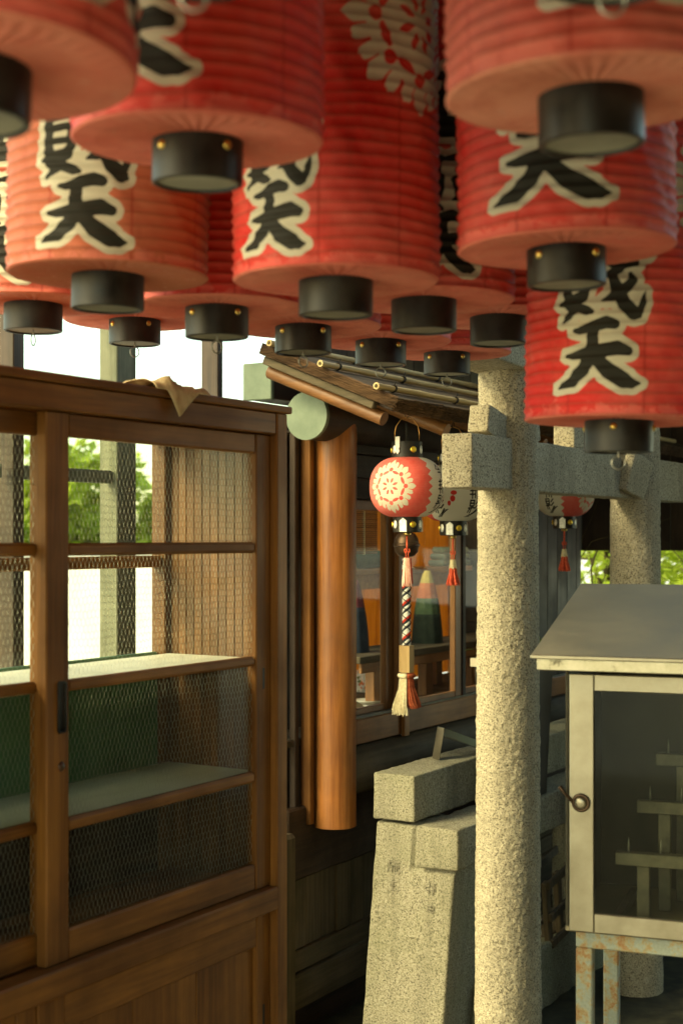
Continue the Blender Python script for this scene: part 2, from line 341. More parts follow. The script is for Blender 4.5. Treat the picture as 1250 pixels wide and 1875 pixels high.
def crest_field(P, R):
    x, y = P[:, 0]/R, P[:, 1]/R; r = np.hypot(x, y); a = np.arctan2(x, y); D = np.full(len(r), 9.0)
    D = np.minimum(D, r-.72)
    for k in range(8):
        t = 2*math.pi*(k)/8
        for off, ln, wd, tip in ((0, 1.0, .090, .7), (.262, .92, .070, .22), (-.262, .92, .070, .22)):
            ca, sa = math.cos(t+off), math.sin(t+off); u = x*sa + y*ca; v = np.abs(x*ca - y*sa)
            wl = wd*(1 + .35*np.clip((u-.7)/.2, 0, 1)) * np.clip((ln-u)/.14+.0, 0, 1)**tip
            D = np.where(u > .5, np.minimum(D, v-wl), D)
    for k in range(8):
        t = 2*math.pi*k/8; D = np.maximum(D, .082-np.hypot(x-.62*math.sin(t), y-.62*math.cos(t)))
        t2 = t + math.pi/8; ca, sa = math.cos(t2), math.sin(t2); u = x*sa + y*ca; v = x*ca - y*sa
        D = np.maximum(D, .055*np.sqrt(np.clip(1-(v/.145)**2, 0, 1)) - np.abs(u-.54)-.0001)
        D = np.maximum(D, .048*np.clip(1-((u-.23)/.115)**2, 0, 1) - np.abs(v)-.0001)
    return D*R
def build_lantern_meshes(dz=0.0, sc_=1.0, sx=1.0, rr_=1.0, seed=0):
    nt_, nz = 320, 232
    a = np.linspace(-math.pi, math.pi, nt_, endpoint=False); z = np.linspace(0, LH, nz); A, Z = np.meshgrid(a, z)
    Zw = Z+.0016*np.sin(Z*41+seed)+.0011*np.sin(A*3+Z*17+seed)+.0008*np.sin(A*7-Z*31); ph = (Zw/PITCH) % 1.0; rid = np.abs(ph-.5)*2                      # 1 on the hoop
    ends = np.clip(np.minimum(Z, LH-Z)/.007, 0, 1)
    ripple = .0009*np.sin(A*12+Z*40) + .0014*np.sin(A*5+1.3+Z*9+seed) + .0016*np.sin(A*2+Z*6+seed*2) + .0007*np.sin(A*23+Z*90)*np.sin(Z*33+A*2)
    Rr = LR - .0046*(1-rid**2.2)*ends - .0025*(1-ends) + ripple*ends
    V = np.stack([Rr*np.sin(A), -Rr*np.cos(A), Z], -1).reshape(-1, 3)
    P = np.stack([A*LR, Z], -1).reshape(-1, 2)
    K2 = [[(x*sc_*sx+.004*math.sin(i*1.7+seed*2.1), y*sc_+dz+.003*math.sin(i*2.3+seed), r*rr_*sc_) for x, y, r in st] for i, st in enumerate(KANJI)] if seed else KANJI
    def wrap(P, c): q = P.copy(); q[:, 0] = (q[:, 0] - c*LR + math.pi*LR) % (2*math.pi*LR) - math.pi*LR; return q
    ink = np.minimum(capsule_field(wrap(P, 0), K2), capsule_field(wrap(P, math.pi), K2))
    def cw(P, c): q = wrap(P, c); q[:, 1] -= .400; return q
    crest = np.minimum(crest_field(cw(P, 1.50), .150), crest_field(cw(P, 1.50-math.pi), .150))
    hoop = np.clip((rid-.72)/.25, 0, 1).reshape(-1); seam = np.clip(1-np.abs(((A+.35) % (math.pi/4))-.02)/.018, 0, 1).reshape(-1)
    idx = np.arange(nt_*nz).reshape(nz, nt_); nx = np.roll(idx, -1, 1)
    Fq = np.stack([idx[:-1], nx[:-1], nx[1:], idx[1:]], -1).reshape(-1, 4)
    me = bpy.data.meshes.new('lantern_wall'); me.from_pydata(V.tolist(), [], Fq.tolist()); me.materials.append(MAT['paper'])
    for nm, val in (('ink', ink), ('crest', crest), ('hoop', hoop), ('seam', seam)):
        at = me.attributes.new(nm, 'FLOAT', 'POINT'); at.data.foreach_set('value', val.astype(np.float32))
    me.polygons.foreach_set('use_smooth', [True]*len(me.polygons))
    # lower paper disc: shallow, pleated towards the middle
    prof = [(LR-.0022, .0002), (LR-.006, -.0025), (LR*.8, -.004), (LR*.6, -.002), (LR*.36, .0), (.03, .002)]; n = 96; v = []; f = []
    for r, zz in prof:
        for k in range(n):
            an = 2*math.pi*k/n; pl = (.0011 if k % 2 else -.0011)*min(1, (LR-r)/.03); v.append((r*math.sin(an), -r*math.cos(an), zz+pl))
    for i in range(len(prof)-1):
        for k in range(n): p, q = i*n+k, i*n+(k+1) % n; f.append((p, p+n, q+n, q))
    dm = bpy.data.meshes.new('lantern_base'); dm.from_pydata(v, [], f); dm.materials.append(MAT['disc'])
    tm = bpy.data.meshes.new('lantern_top'); tm.from_pydata([(x, y, LH-zz) for x, y, zz in v], [], [q[::-1] for q in f]); tm.materials.append(MAT['disc'])
    cr = LR*.357
    def ring(z0, h, nm):
        g = G().lathe([(cr-.004, z0), (cr, z0+.001), (cr, z0+h-.001), (cr-.003, z0+h), (cr-.007, z0+h), (cr-.007, z0+h*.6)], 48, cap=False); me = bpy.data.meshes.new(nm); me.from_pydata(g.v, [], g.f); me.materials.append(MAT['black'])
        me.polygons.foreach_set('use_smooth', [True]*len(me.polygons)); o = bpy.data.objects.new('t', me); smooth_by_angle(o, 30); bpy.data.objects.remove(o); return me
    g = G().lathe([(cr, 0), (cr, -.0585), (cr-.002, -.0600), (cr-.006, -.0600), (cr-.007, -.056), (.001, -.056)], 56, cap=False); bot = bpy.data.meshes.new('lantern_cap'); bot.from_pydata(g.v, [], [q[::-1] for q in g.f])
    bot.materials.append(MAT['black']); bot.materials.append(MAT['capbase'])
    for p in bot.polygons: p.material_index = 1 if p.index >= 56*4 else 0
    o = bpy.data.objects.new('t', bot); smooth_by_angle(o, 30); bpy.data.objects.remove(o)
    top = ring(LH-.002, .07, 'lantern_top_cap')
    g = G().lathe([(.0, .0042), (.0035, .0036), (.0062, .0015), (.0068, 0), (.0068, -.002)], 12, cap=False); st = bpy.data.meshes.new('stud'); st.from_pydata([(x, -z, y) for x, y, z in g.v], [], g.f); st.materials.append(MAT['brass']); st.polygons.foreach_set('use_smooth', [True]*len(st.polygons))
    an = [2*math.pi*k/20 for k in range(21)]; g = G().tube([(.0125*math.cos(t), 0, -.0785+.0125*math.sin(t)) for t in an], .0016, 6, False); g.tube([(0,0,-.055), (0,0,-.068)], .0022, 6)
    rg = bpy.data.meshes.new('ring'); rg.from_pydata(g.v, [], g.f); rg.materials.append(MAT['wire'])
    g = G().tube([(-cr, 0, LH+.05), (-cr*.8, 0, LH+.12), (0, 0, LH+.17), (cr*.8, 0, LH+.12), (cr, 0, LH+.05)], .002, 6); hw = bpy.data.meshes.new('bail'); hw.from_pydata(g.v, [], g.f); hw.materials.append(MAT['wire'])
    return me, dm, tm, bot, top, st, rg, hw, cr
LMS = [build_lantern_meshes(), build_lantern_meshes(-.017, .90, 1.08, 1.12, 1), build_lantern_meshes(-.008, .84, 1.0, 1.12, 2), build_lantern_meshes(.0, 1.0, 1.18, 1.08, 3), build_lantern_meshes(.018, 1.0, 1.05, 1.0, 4)]
def lantern(px, d, zdisc, phi, label, fade=.0, brown=0.0, tilt=(0,0), ring_rz=0.0, stud=45, var=0, rings=True):
    wall, base, topd, cap, tcap, studm, ringm, bail, cr = LMS[var]
    X = (px-625)/2600*d; rz = -math.atan2(X, d) + math.radians(phi)
    r = root('paper_lantern', X, d, zdisc, label, 'lantern', 'red paper lanterns hanging in rows', False, rz)
    r.rotation_euler = (math.radians(tilt[0]), math.radians(tilt[1]), rz)
    for nm, me in (('paper_wall', wall), ('paper_base', base), ('paper_top', topd), ('top_cap', tcap), ('bail_wire', bail), ('ring', ringm)):
        if nm == 'ring' and not rings: continue
        o = link(nm, me, r); o.color = (fade, brown, 0, 1)
        if nm == 'ring': o.rotation_euler = (0, 0, math.radians(ring_rz)-rz)
    c = link('bottom_cap', cap, r)
    for k in range(4 if stud is not None else 0):
        a = math.radians(stud) - rz + k*math.pi/2; s = link('stud', studm, c); s.location = (cr*math.sin(a), -cr*math.cos(a), -.0145); s.rotation_euler = (0, 0, a)
    hang = CZ-.15 - zdisc - LH - .17
    if hang > .02: G().tube([(0,0,LH+.168), (0,0,LH+.17+hang)], .0018, 5).out('hanging_wire', MAT['wire'], r, off=False)
    return r
# (column, depth, height of the paper base, turn, label, fade, brown, tilt)
lantern(-50, 1.54, .510, 60, 'nearest blurred lantern cut by the left picture edge', .25, .15, (1, 2), stud=None, rings=False)
lantern(362, 1.99, .556, -31, 'large bright red lantern at upper left, overlapping the brownish one', .05, 0, (2.0, 1.5), 20, 45, 3, False)
lantern(614.5, 2.43, .440, -35, 'red lantern with pale flower crest on its side, in the middle', .0, 0, (.8, .6), 10, None, 2, False)
lantern(198, 2.50, .462, -13.5, 'faded brownish lantern with black characters at left', .05, .70, (1.0, 1.2), 40, None, 1, False)
lantern(1081, 1.72, .536, 12, 'nearest big salmon lantern at upper right, with blurred black cap', .62, .10, (1.5, -1.2), 30, None, 4, False)
lantern(1036, 2.30, .468, -6, 'red lantern just below the big salmon one at right', .03, 0, (1.2, -1.0), 60, 38, 3, False)
lantern(1133, 2.65, .219, -12, 'lowest red lantern with two whole black characters, at right', .0, 0, (.4, 1.0), 0, -20)
lantern(776, 2.76, .462, 15, 'half hidden red lantern between the crested one and the stone pillar top', .10, 0, (.5, 0), 30, None, 2, False)
lantern(61, 3.12, .514, -20, 'pale lantern low at the left edge, its cap against white sky', .45, .35, (.5, .5), 80, None, 2)
lantern(247, 3.52, .540, 70, 'small rear lantern with cap against the sky above the cloth scrap', .25, .10, (.3, 0), 40, 40)
lantern(397, 2.85, .462, -60, 'rear red lantern whose cap hangs above the end of the cabinet', .10, 0, (.3, .3), 40, 45)
lantern(555, 3.20, .476, 100, 'rear lantern whose cap hangs over the bark roof corner', .22, 0, (0, .5), 40, 45)
lantern(697, 3.55, .492, 40, 'rear lantern with ringed cap over the bark roof, left of two', .18, 0, (0, .4), 10, 42)
lantern(818, 3.90, .508, -70, 'farthest lantern with ringed cap beside the stone gate top', .15, 0, (0, .4), 8, 38)
lantern(912, 3.18, .494, 120, 'rear lantern with plain black cap touching the stone pillar top', .20, 0, (0, .3), 80, None, 1, False)
lantern(1290, 3.05, .470, -17, 'lantern cut by the right picture edge behind the lowest one', .05, 0)
lantern(355, 1.27, .563, 20, 'nearest lantern above the top edge at left, only its cap base showing', .3, .1, stud=0)
lantern(1120, 1.35, .588, 20, 'nearest lantern above the top edge at right, only its cap base showing', .3, .1, stud=0)

# ------------------------------------------------------------------ display cabinet with wired glass doors
XC = -1.927; YR = 2.925; YL = 1.30; XB = XC-.375
cab = root('display_cabinet', XC, (YL+YR)/2, -H, 'brown wooden display cabinet with wired glass sliding doors at left', 'cabinet')
zt = .323
bx('top_board', XB-.01, XC+.022, YL-.02, YR+.012, zt-.018, zt, MAT['caby'], cab)
bx('fascia', XC-.030, XC+.012, YL, YR-.046, .252, zt-.019, MAT['caby'], cab)
for y0, y1 in ((YR-.045, YR), (YL, YL+.045)):
    bx('corner_post', XC-.05, XC+.015, y0, y1, -H, zt-.0185, MAT['cabz'], cab)
    bx('back_post', XB, XB+.045, y0+.001, y1-.001, -H, zt-.0185, MAT['reedz'], cab)
n = 11; ws = (XC-.052-(XB+.047))/n
for k in range(n):
    x0 = XB+.047+k*ws
    bx('side_board', x0+.0004, x0+ws-.0004, YR-.024-.0006*(k % 2), YR-.006, -H+.05, zt-.02, MAT['reedz'], cab, .0015)
bx('side_panel', XB+.02, XC-.03, YL+.01, YL+.03, -H+.05, zt-.02, MAT['cabz'], cab)
for nm, z0, z1, mt in (('shelf', -.312, -.296, 'cream'), ('shelf', -.592, -.574, 'celadon'), ('shelf', -.865, -.842, 'caby')):
    bx(nm, XB+.046, XC-.062, YL+.046, YR-.031, z0, z1, MAT[mt], cab)
bx('back_rail', XB+.004, XB+.036, YL+.046, YR-.046, zt-.075, zt-.0186, MAT['caby'], cab)
bx('back_rail', XB+.004, XB+.036, YL+.046, YR-.046, -.075, -.045, MAT['caby'], cab)
bx('back_panel', XB+.008, XB+.024, YL+.046, YR-.046, -.598, -.292, MAT['greenboard'], cab)
bx('back_panel', XB+.009, XB+.025, YL+.046, YR-.046, -H+.06, -.5985, MAT['darky'], cab)
bx('back_pane', XB+.016, XB+.020, YL+.047, YR-.047, -.2915, zt-.076, MAT['glass'], cab, .0005)
bx('sill_rail', XC-.035, XC+.020, YL+.046, YR-.046, -.903, -.848, MAT['caby'], cab, .004)
bx('base_board', XC-.03, XC+.01, YL+.046, YR-.046, -H, -H+.09, MAT['caby'], cab)
RZ = [(.203, .251), (-.036, -.010), (-.308, -.285), (-.588, -.563), (-.847, -.785)]
def hex_wire(y0, y1, z0, z1, x, cw=.0128, ch=.0196, r=.00030):
    g = G(); rows = int((z1-z0)/(ch*.5))+2; cols = int((y1-y0)/cw)+2; seg = set()
    def pt(i, j, e):  # one wire wanders up the sheet, twisting with its neighbours in turn
        return None
    flat = ch*.46; diag = ch*.27; per = (flat+diag); ph = random.random()*per
    def wob(y, z): return (y + .0011*math.sin(z*61+y*23), z + .0012*math.sin(y*47+z*31))
    k = 0; z = z0-ph
    while z < z1:
        o = 0 if k % 2 == 0 else cw/2; yy = y0 - cw + o
        while yy < y1 + cw:
            a, b, c, d = (yy, z), (yy, z+flat), (yy-cw/2, z+per), (yy+cw/2, z+per)
            for p, q in ((a, b), (b, c), (b, d)):
                p, q = wob(*p), wob(*q)
                if min(p[0], q[0]) < y0 or max(p[0], q[0]) > y1 or min(p[1], q[1]) < z0 or max(p[1], q[1]) > z1: continue
                g.tube([(x, p[0], p[1]), (x, q[0], q[1])], r*(1.5 if p[0] == q[0] or abs(p[0]-q[0]) < .002 else 1), 3, False)
            yy += cw
        z += per; k += 1
    return g
def door(y0, y1, xf, stile_l, stile_r, handle, nm='sliding_door'):
    d = bpy.data.objects.new(nm, None); C.objects.link(d); d.parent = cab
    bx('stile', xf-.028, xf, y0, y0+stile_l, -.847, .251, MAT['cabz'], d); bx('stile', xf-.028, xf, y1-stile_r, y1, -.847, .251, MAT['cabz'], d)
    for i, (a, b) in enumerate(RZ): bx('rail', xf-.026, xf-.0025, y0+stile_l+.0002, y1-stile_r-.0002, a, b, MAT['caby'], d, .006 if i in (1,2,3) else .004)
    for i in range(4):
        a, b = RZ[i+1][1], RZ[i][0]; py0, py1 = y0+stile_l-.004, y1-stile_r+.004
        bx('pane', xf-.0175, xf-.0135, py0, py1, a-.004, b+.004, MAT['wglass'], d, .0004)
        o = hex_wire(py0+.002, py1-.002, a-.003, b+.003, xf-.0125).out('wire_mesh', MAT['mesh'], d); o['kind'] = 'stuff'
    return d
ya = fy(88, XC); yb = fy(130, XC); yc = fy(472, XC)
d1 = door(ya, YR-.046, XC-.004, yb-ya, YR-.046-yc, True)
d2 = door(YL+.046, ya+.035, XC-.034, .07, ya+.035-fy(72, XC-.034), False)
yh = yb-.024
g = G(); 
for (a0, a1, b0, b1) in ((-.012, -.009, -.385, -.288), (.009, .012, -.385, -.288), (-.009, .009, -.388, -.384), (-.009, .009, -.289, -.285)): g.box(XC-.006, XC+.0005, yh+a0, yh+a1, b0, b1)
g.box(XC-.012, XC-.0035, yh-.009, yh+.009, -.384, -.289); g.out('recessed_handle', MAT['black'], d1)
k_ = G().lathe([(.0005,.006), (.007,.004), (.010,0), (.010,-.003)], 14, (0,0,0), False); mesh('keyhole_boss', [(XC-.004+z, yh+x, -.455+y) for x, y, z in k_.v], k_.f, MAT['bell'], d1, True)
ys = yc+.030; G().box(XC-.010, XC-.0034, ys-.004, ys+.004, -.365, -.315).out('finger_slot', MAT['black'], d1)
# lower doors with plain panels
for y0, y1, xf in ((ya-.02, YR-.046, XC-.006), (YL+.046, ya-.021, XC-.010)):
    d = bpy.data.objects.new('lower_door', None); C.objects.link(d); d.parent = cab
    bx('stile', xf-.025, xf, y0, y0+.075, -H+.092, -.905, MAT['cabz'], d); bx('stile', xf-.025, xf, y1-.055, y1, -H+.092, -.905, MAT['cabz'], d)
    bx('rail', xf-.024, xf-.002, y0+.0752, y1-.0552, -.985, -.905, MAT['caby'], d); bx('rail', xf-.024, xf-.002, y0+.0752, y1-.0552, -H+.092, -H+.17, MAT['caby'], d)
    n = 3; wp = (y1-.0552-y0-.0752)/n
    for k in range(n): bx('panel_board', xf-.020, xf-.012-.001*(k % 2), y0+.0752+k*wp+.0007, y0+.0752+(k+1)*wp-.0007, -H+.171, -.986, MAT['cabz'], d, .002)
    G().box(xf-.006, xf+.0004, y1-.032, y1-.024, -1.20, -1.13).out('finger_slot', MAT['black'], d)

# rag on the cabinet top
rag = []; rf = []; nu, nv = 26, 18
yc0, yc1 = fy(268, XC), fy(362, XC)
for i in range(nu):
    for j in range(nv):
        s = i/(nu-1); t = j/(nv-1); y = yc0 + (yc1-yc0)*s*1.05
        L = .006 + .058*max(0, 1-abs(s-.45)/.30)         # how far it hangs over the front edge
        q = -.17 + (.17+L)*t; rim = XC+.024
        if q < 0: x = rim+q; z = zt+.004+.016*abs(mnoise.noise((s*5, q*22, .3)))*(1+.4*(s < .55))+.010*math.exp(-((s-.35)/.16)**2)*math.exp(-(q/.06)**2)
        else: x = rim+.002+.010*mnoise.noise((s*6, t*5, 2.2))**2+.003; z = zt+.004-q
        rag.append((x, y+.012*mnoise.noise((s*3, t*4, 5)), z+(.004 if q < 0 else 0)))
for i in range(nu-1):
    for j in range(nv-1): a = i*nv+j; rf.append((a, a+1, a+nv+1, a+nv))
o = root('cloth_scrap', XC, yc0, zt, 'crumpled tan rag lying over the cabinet top edge', 'rag')
r = mesh('fabric', rag, rf, MAT['cloth'], o, True); md = r.modifiers.new('s', 'SOLIDIFY'); md.thickness = .0015

# ------------------------------------------------------------------ glazed screen behind the cabinet
XS = -3.25; scn = root('glazed_screen', XS, 2.8, -H, 'tall timber window frame seen through and above the cabinet', 'window frame')
def sp(px): return fy(px, XS)
for px, wd, mt in ((22, .05, 'darkz'), (220, .105, 'greyz'), (392, .034, 'darkz'), (-160, .105, 'greyz')):
    y = sp(px); bx('post', XS-.05, XS+.03, y-wd/2, y+wd/2, -H, 1.7, MAT[mt], scn)
ysx = sorted([sp(22), sp(220), sp(-160), sp(392)])
for a, b in zip(ysx[:-2], ysx[1:-1]):
    for z0, z1 in ((.19, .235), (-.98, -.92)): bx('rail', XS-.02, XS+.012, a+.055, b-.055, z0, z1, MAT['greyy'], scn)
bx('top_rail', XS-.06, XS+.04, ysx[0]-.06, ysx[-1]+.05, 1.701, 1.78, MAT['greyy'], scn)
bx('board_panel', XS-.012, XS+.004, ysx[0]+.055, ysx[1]-.055, -H+.02, -.981, MAT['greyz'], scn)
for a, b in zip(ysx[:-2], ysx[1:-1]): bx('pane', XS-.006, XS-.002, a+.05, b-.05, .236, 1.70, MAT['glass'], scn, .0005)

# ------------------------------------------------------------------ shrine hall along the lane
XF = -2.56; YE = 6.55
hall = root('shrine_hall', XF, 4.2, -H, 'small wooden shrine hall with cedar log post and glazed front', 'shrine')
def logrod(name, p, q, r0, r1, mat, parent, n=28, wob=.0, seg=18):
    p, q = Vector(p), Vector(q); ax = (q-p).normalized(); a = Vector((0,0,1)) if abs(ax.z) < .9 else Vector((1,0,0)); u = ax.cross(a).normalized(); v = ax.cross(u)
    V = []; Fc = []
    for i in range(seg+1):
        t = i/seg; c = p.lerp(q, t)
        for k in range(n):
            an = 2*math.pi*k/n; r = (r0+(r1-r0)*t)*(1+wob*mnoise.noise((math.cos(an)*1.5, math.sin(an)*1.5, t*3)))
            V.append(c+(u*math.cos(an)+v*math.sin(an))*r)
    for i in range(seg):
        for k in range(n): A, B = i*n+k, i*n+(k+1) % n; Fc.append((A, B, B+n, A+n))
    Fc.append(tuple(range(n))[::-1]); Fc.append(tuple(seg*n+k for k in range(n)))
    return smooth_by_angle(mesh(name, V, Fc, mat, parent), 45)
yl = fy(613, XF)
logrod('log_post', (XF, yl, -1.0), (XF, yl, .40), .0735, .0745, MAT['logz'], hall, 36, .05)
bx('post_strip', XF-.075, XF-.035, yl-.105, yl-.078, -.985, .36, MAT['cabz'], hall)
bx('post_strip', XF-.095, XF-.070, yl-.145, yl-.120, -.985, .36, MAT['darkz'], hall)
# side boards left of the log, one behind the other
for k, (y0, y1, xx, mt) in enumerate(((3.66, 3.745, -2.80, 'darkz'), (3.75, 3.80, -2.74, 'darkz'), (3.81, 3.90, -2.82, 'darkz'), (3.905, 3.955, -2.75, 'cabz'), (3.96, 4.03, -2.80, 'darkz'), (4.032, 4.075, -2.72, 'darkz'))):
    bx('side_board', xx-.02, xx, y0, y1, -1.01, .42, MAT[mt], hall)
y = 4.0
while y < 4.5: bx('inner_board', -2.875, -2.855, y, y+.138, -H, .42, MAT['darkz'], hall); y += .14
# sill, window head and horizontal log
ys0 = yl+.03; zs = -.650
bx('sill_beam', XF-.075, XF+.005, ys0, YE, -.738, zs, MAT['wind' if 0 else 'winy'], hall)
bx('sill_track', XF-.068, XF-.002, ys0+.001, YE-.002, zs+.0005, zs+.006, MAT['capbase'], hall, .001)
logrod('base_log', (XF-.02, yl+.02, -.828), (XF-.02, YE, -.828), .086, .086, MAT['oldy'], hall, 28, .04, 30)
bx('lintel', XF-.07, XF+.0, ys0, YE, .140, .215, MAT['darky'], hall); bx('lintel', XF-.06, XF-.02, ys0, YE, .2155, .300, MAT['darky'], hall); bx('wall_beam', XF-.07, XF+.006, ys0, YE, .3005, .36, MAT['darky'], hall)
# sliding windows
def sash(y0, y1, xf, sl, sr):
    w_ = bpy.data.objects.new('window', None); C.objects.link(w_); w_.parent = hall
    bx('stile', xf-.026, xf, y0, y0+sl, zs+.007, .139, MAT['winz'], w_); bx('stile', xf-.026, xf, y1-sr, y1, zs+.007, .139, MAT['winz'], w_)
    bx('rail', xf-.025, xf-.002, y0+sl+.0003, y1-sr-.0003, zs+.007, zs+.030, MAT['winy'], w_, .002); bx('rail', xf-.025, xf-.002, y0+sl+.0003, y1-sr-.0003, .100, .139, MAT['winy'], w_)
    bx('pane', xf-.015, xf-.012, y0+sl-.003, y1-sr+.003, zs+.027, .103, MAT['glass'], w_, .0004)
y1a, y1b = fy(708, XF-.03), fy(722, XF-.03); y2a, y2b = fy(822, XF-.03), fy(833, XF-.03); y3 = fy(852, XF)
sash(ys0+.002, y1b+.02, XF-.034, .03, y1b+.02-y1a); sash(y1b-.012, y2b+.004, XF-.004, .045, y2b-y2a)
bx('window_post', XF-.06, XF+.002, y2b+.005, y3, zs+.007, .139, MAT['darkz'], hall)
yy = y3+.001
sash(yy, yy+.40, XF-.02, .04, .04); yy += .402
while yy < YE-.02: bx('front_board', XF-.03, XF-.01, yy, min(yy+.118, YE), zs+.007, .139, MAT['darkz'], hall); yy += .12
ysb = fy(741, XF+.012); bx('door_stop', XF+.006, XF+.022, ysb-.02, ysb+.02, -.745, -.60, MAT['winz'], hall)
# lower wall under the log
XW = -2.62
for z0, z1, mt, pr in ((-1.165, -.92, 'darky', .008), (-1.475, -1.405, 'oldy', .014), (-1.60, -1.48, 'oldy', .024)): bx('wall_rail', XW-.03, XW+pr, 4.0, YE, z0, z1, MAT[mt], hall, .006)
y = 4.03; k = 0
while y < YE: bx('wall_plank', XW-.02, XW-.004*(k % 3), y, y+.098, -1.404, -1.166, MAT['oldz'], hall, .004); y += .1; k += 1
bx('corner_post', XW-.09, XW+.045, 3.875, 3.998, -H, -.99, MAT['oldz'], hall, .012)
bx('floor_beam', XW-.4, XW-.03, 3.9, YE, -H, -1.602, MAT['darky'], hall)
mm = N('sun_glow_board'); v = mm.coord((1,1,.09), True); a = mm.noise(v, 50, 6, .65, .4); c = mm.ramp(a, [(.32, (.42,.20,.055)), (.68, (.66,.37,.12))]); mm.col(c); mm.set(.55, .25)  # translucency added so sun from behind makes the back wall glow
tl = mm.n('BsdfTranslucent'); mm.l(c, tl.inputs['Color']); mx = mm.n('MixShader'); mx.inputs[0].default_value = .5; mm.l(mm.p.outputs[0], mx.inputs[1]); mm.l(tl.outputs[0], mx.inputs[2]); mm.l(mx.outputs[0], mm.outn.inputs['Surface']); MAT['backglow'] = mm.m
# hall interior: floor deck, back wall, side walls
k = 0; y = 3.95
while y < YE: bx('deck_board', -3.28 if y > 4.8 else -2.80, XF-.078, y, y+.139, -.715, -.690, MAT['oldx'], hall); y += .14
y = 4.86; XBK = -3.30
while y < YE: bx('back_board', XBK-.02, XBK-.002*(k % 2), y, y+.118, -.69, .19, MAT['backglow'], hall); y += .12; k += 1
x = XBK
while x < XF-.1: bx('end_board', x, x+.138, YE, YE+.02, -H, .62, MAT['pinez'], hall); x += .14
bx('added_clerestory_pane', XBK-.012, XBK-.008, 4.87, YE, .216, .60, MAT['glass'], hall, .0005); bx('added_clerestory_rail', XBK-.025, XBK+.01, 4.86, YE, .1905, .2155, MAT['winy'], hall)  # glazing added above the back wall to bring in more sun and sky
bx('back_rail', XBK+.001, XBK+.06, 4.9, YE, -.235, -.165, MAT['pinex'], hall)
bx('back_shelf', XBK+.001, XBK+.16, 4.9, YE, -.165, -.14, MAT['piney'], hall)
y = 3.9
# purlins with verdigris end caps
yp = 4.03; zp = .411
logrod('purlin', (XF, yp+.018, zp), (XF, YE, zp), .079, .079, MAT['darky'], hall, 36, .02, 8)
logrod('purlin_cap', (XF, yp, zp), (XF, yp+.0175, zp), .0815, .0815, MAT['verdigris'], hall, 40, 0, 1)
bx('square_purlin', -2.815, -2.705, yp+.02, YE, .478, .598, MAT['darky'], hall); bx('purlin_cap', -2.819, -2.701, yp, yp+.0195, .474, .602, MAT['verdigris'], hall)
# bark roof
roof = bpy.data.objects.new('roof', None); C.objects.link(roof); roof.parent = hall
UP = Vector((-2.627, 0, .640)); LO = Vector((-2.118, 0, .434)); SL = (LO-UP).length; sv = (LO-UP).normalized(); tv = Vector((-sv.z, 0, sv.x))
def R3(s, y, t): p = UP+sv*s+tv*t; return (p.x, y, p.z)
YK = 3.87
def slab(name, s0, s1, y0, y1, t0, t1, mat, parent, rag=.006, step=.010):
    def edge(a, b, fix, ax, sgn):
        n = max(2, int(abs(b-a)/step)); o = []
        for i in range(n):
            q = a+(b-a)*i/n; j = sgn*random.random()**2*rag; o.append((q, fix+j) if ax == 's' else (fix+j, q))
        return o
    pts = edge(s0, s1, y0, 's', 1) + edge(y0, y1, s1, 'y', -1) + edge(s1, s0, y1, 's', -1) + edge(y1, y0, s0, 'y', 1)
    n = len(pts); V = [R3(a, b, t0) for a, b in pts] + [R3(a, b, t1) for a, b in pts]
    return mesh(name, V, [tuple(range(n))[::-1], tuple(range(n, 2*n))] + [(i, (i+1) % n, n+(i+1) % n, n+i) for i in range(n)], mat, parent)
NL = 7; th = .036/NL
for k in range(NL):
    slab('bark_course', 0.0, SL-.004*(NL-1-k)*.4-.003*random.random(), YK+.0015*(NL-1-k)+.004*random.random(), YE+.4, -.036+k*th+.0005, -.036+(k+1)*th-.0005, MAT['bark'] if k < NL-1 else MAT['barky'], roof, .008)
# loose strands of bark along the eave and the gable edge
g = G()
for i in range(2600):
    y = random.uniform(YK, YE+.4); t = random.uniform(-.046, 0); L = random.uniform(.03, .09); s1 = SL+random.uniform(-.006, .007); a = random.uniform(-.5, .5)
    p = R3(s1-.01, y, t); q = R3(s1-.008, y+L*math.cos(a*.4), t+L*.12*a); g.tube([p, q], .0016, 3)
for i in range(900):
    s = random.uniform(0, SL); t = random.uniform(-.035, .001); L = random.uniform(.05, .16); yj = YK+random.uniform(-.004, .004)
    g.tube([R3(max(0, s-L), yj, t), R3(s, yj+random.uniform(-.003, .003), t+random.uniform(-.003, .003))], .0014, 3)
o = g.out('bark_strands', MAT['bark'], roof); o['kind'] = 'stuff'
def sbox(name, s0, s1, y0, y1, t0, t1, mat, parent, b=.003):
    g = G().bbox(s0, s1, y0, y1, t0, t1, b); return mesh(name, [R3(*v) for v in g.v], g.f, mat, parent)
sbox('barge_board', .012, SL-.085, YK+.012, YK+.038, -.064, -.0375, MAT['oldx'], roof)
sbox('roof_lath', .0, SL-.03, YK+.04, YE+.4, -.05, -.0375, MAT['darky'], roof)
for k, y in enumerate((YK+.062, 4.30, 4.72, 5.14, 5.56, 5.98, 6.4)):
    e = SL-.060 if k == 0 else SL-.02
    logrod('rafter', R3(.02, y, -.084), R3(e, y, -.084),   .0235, .0235, MAT['winx'], roof, 18, .03, 6)
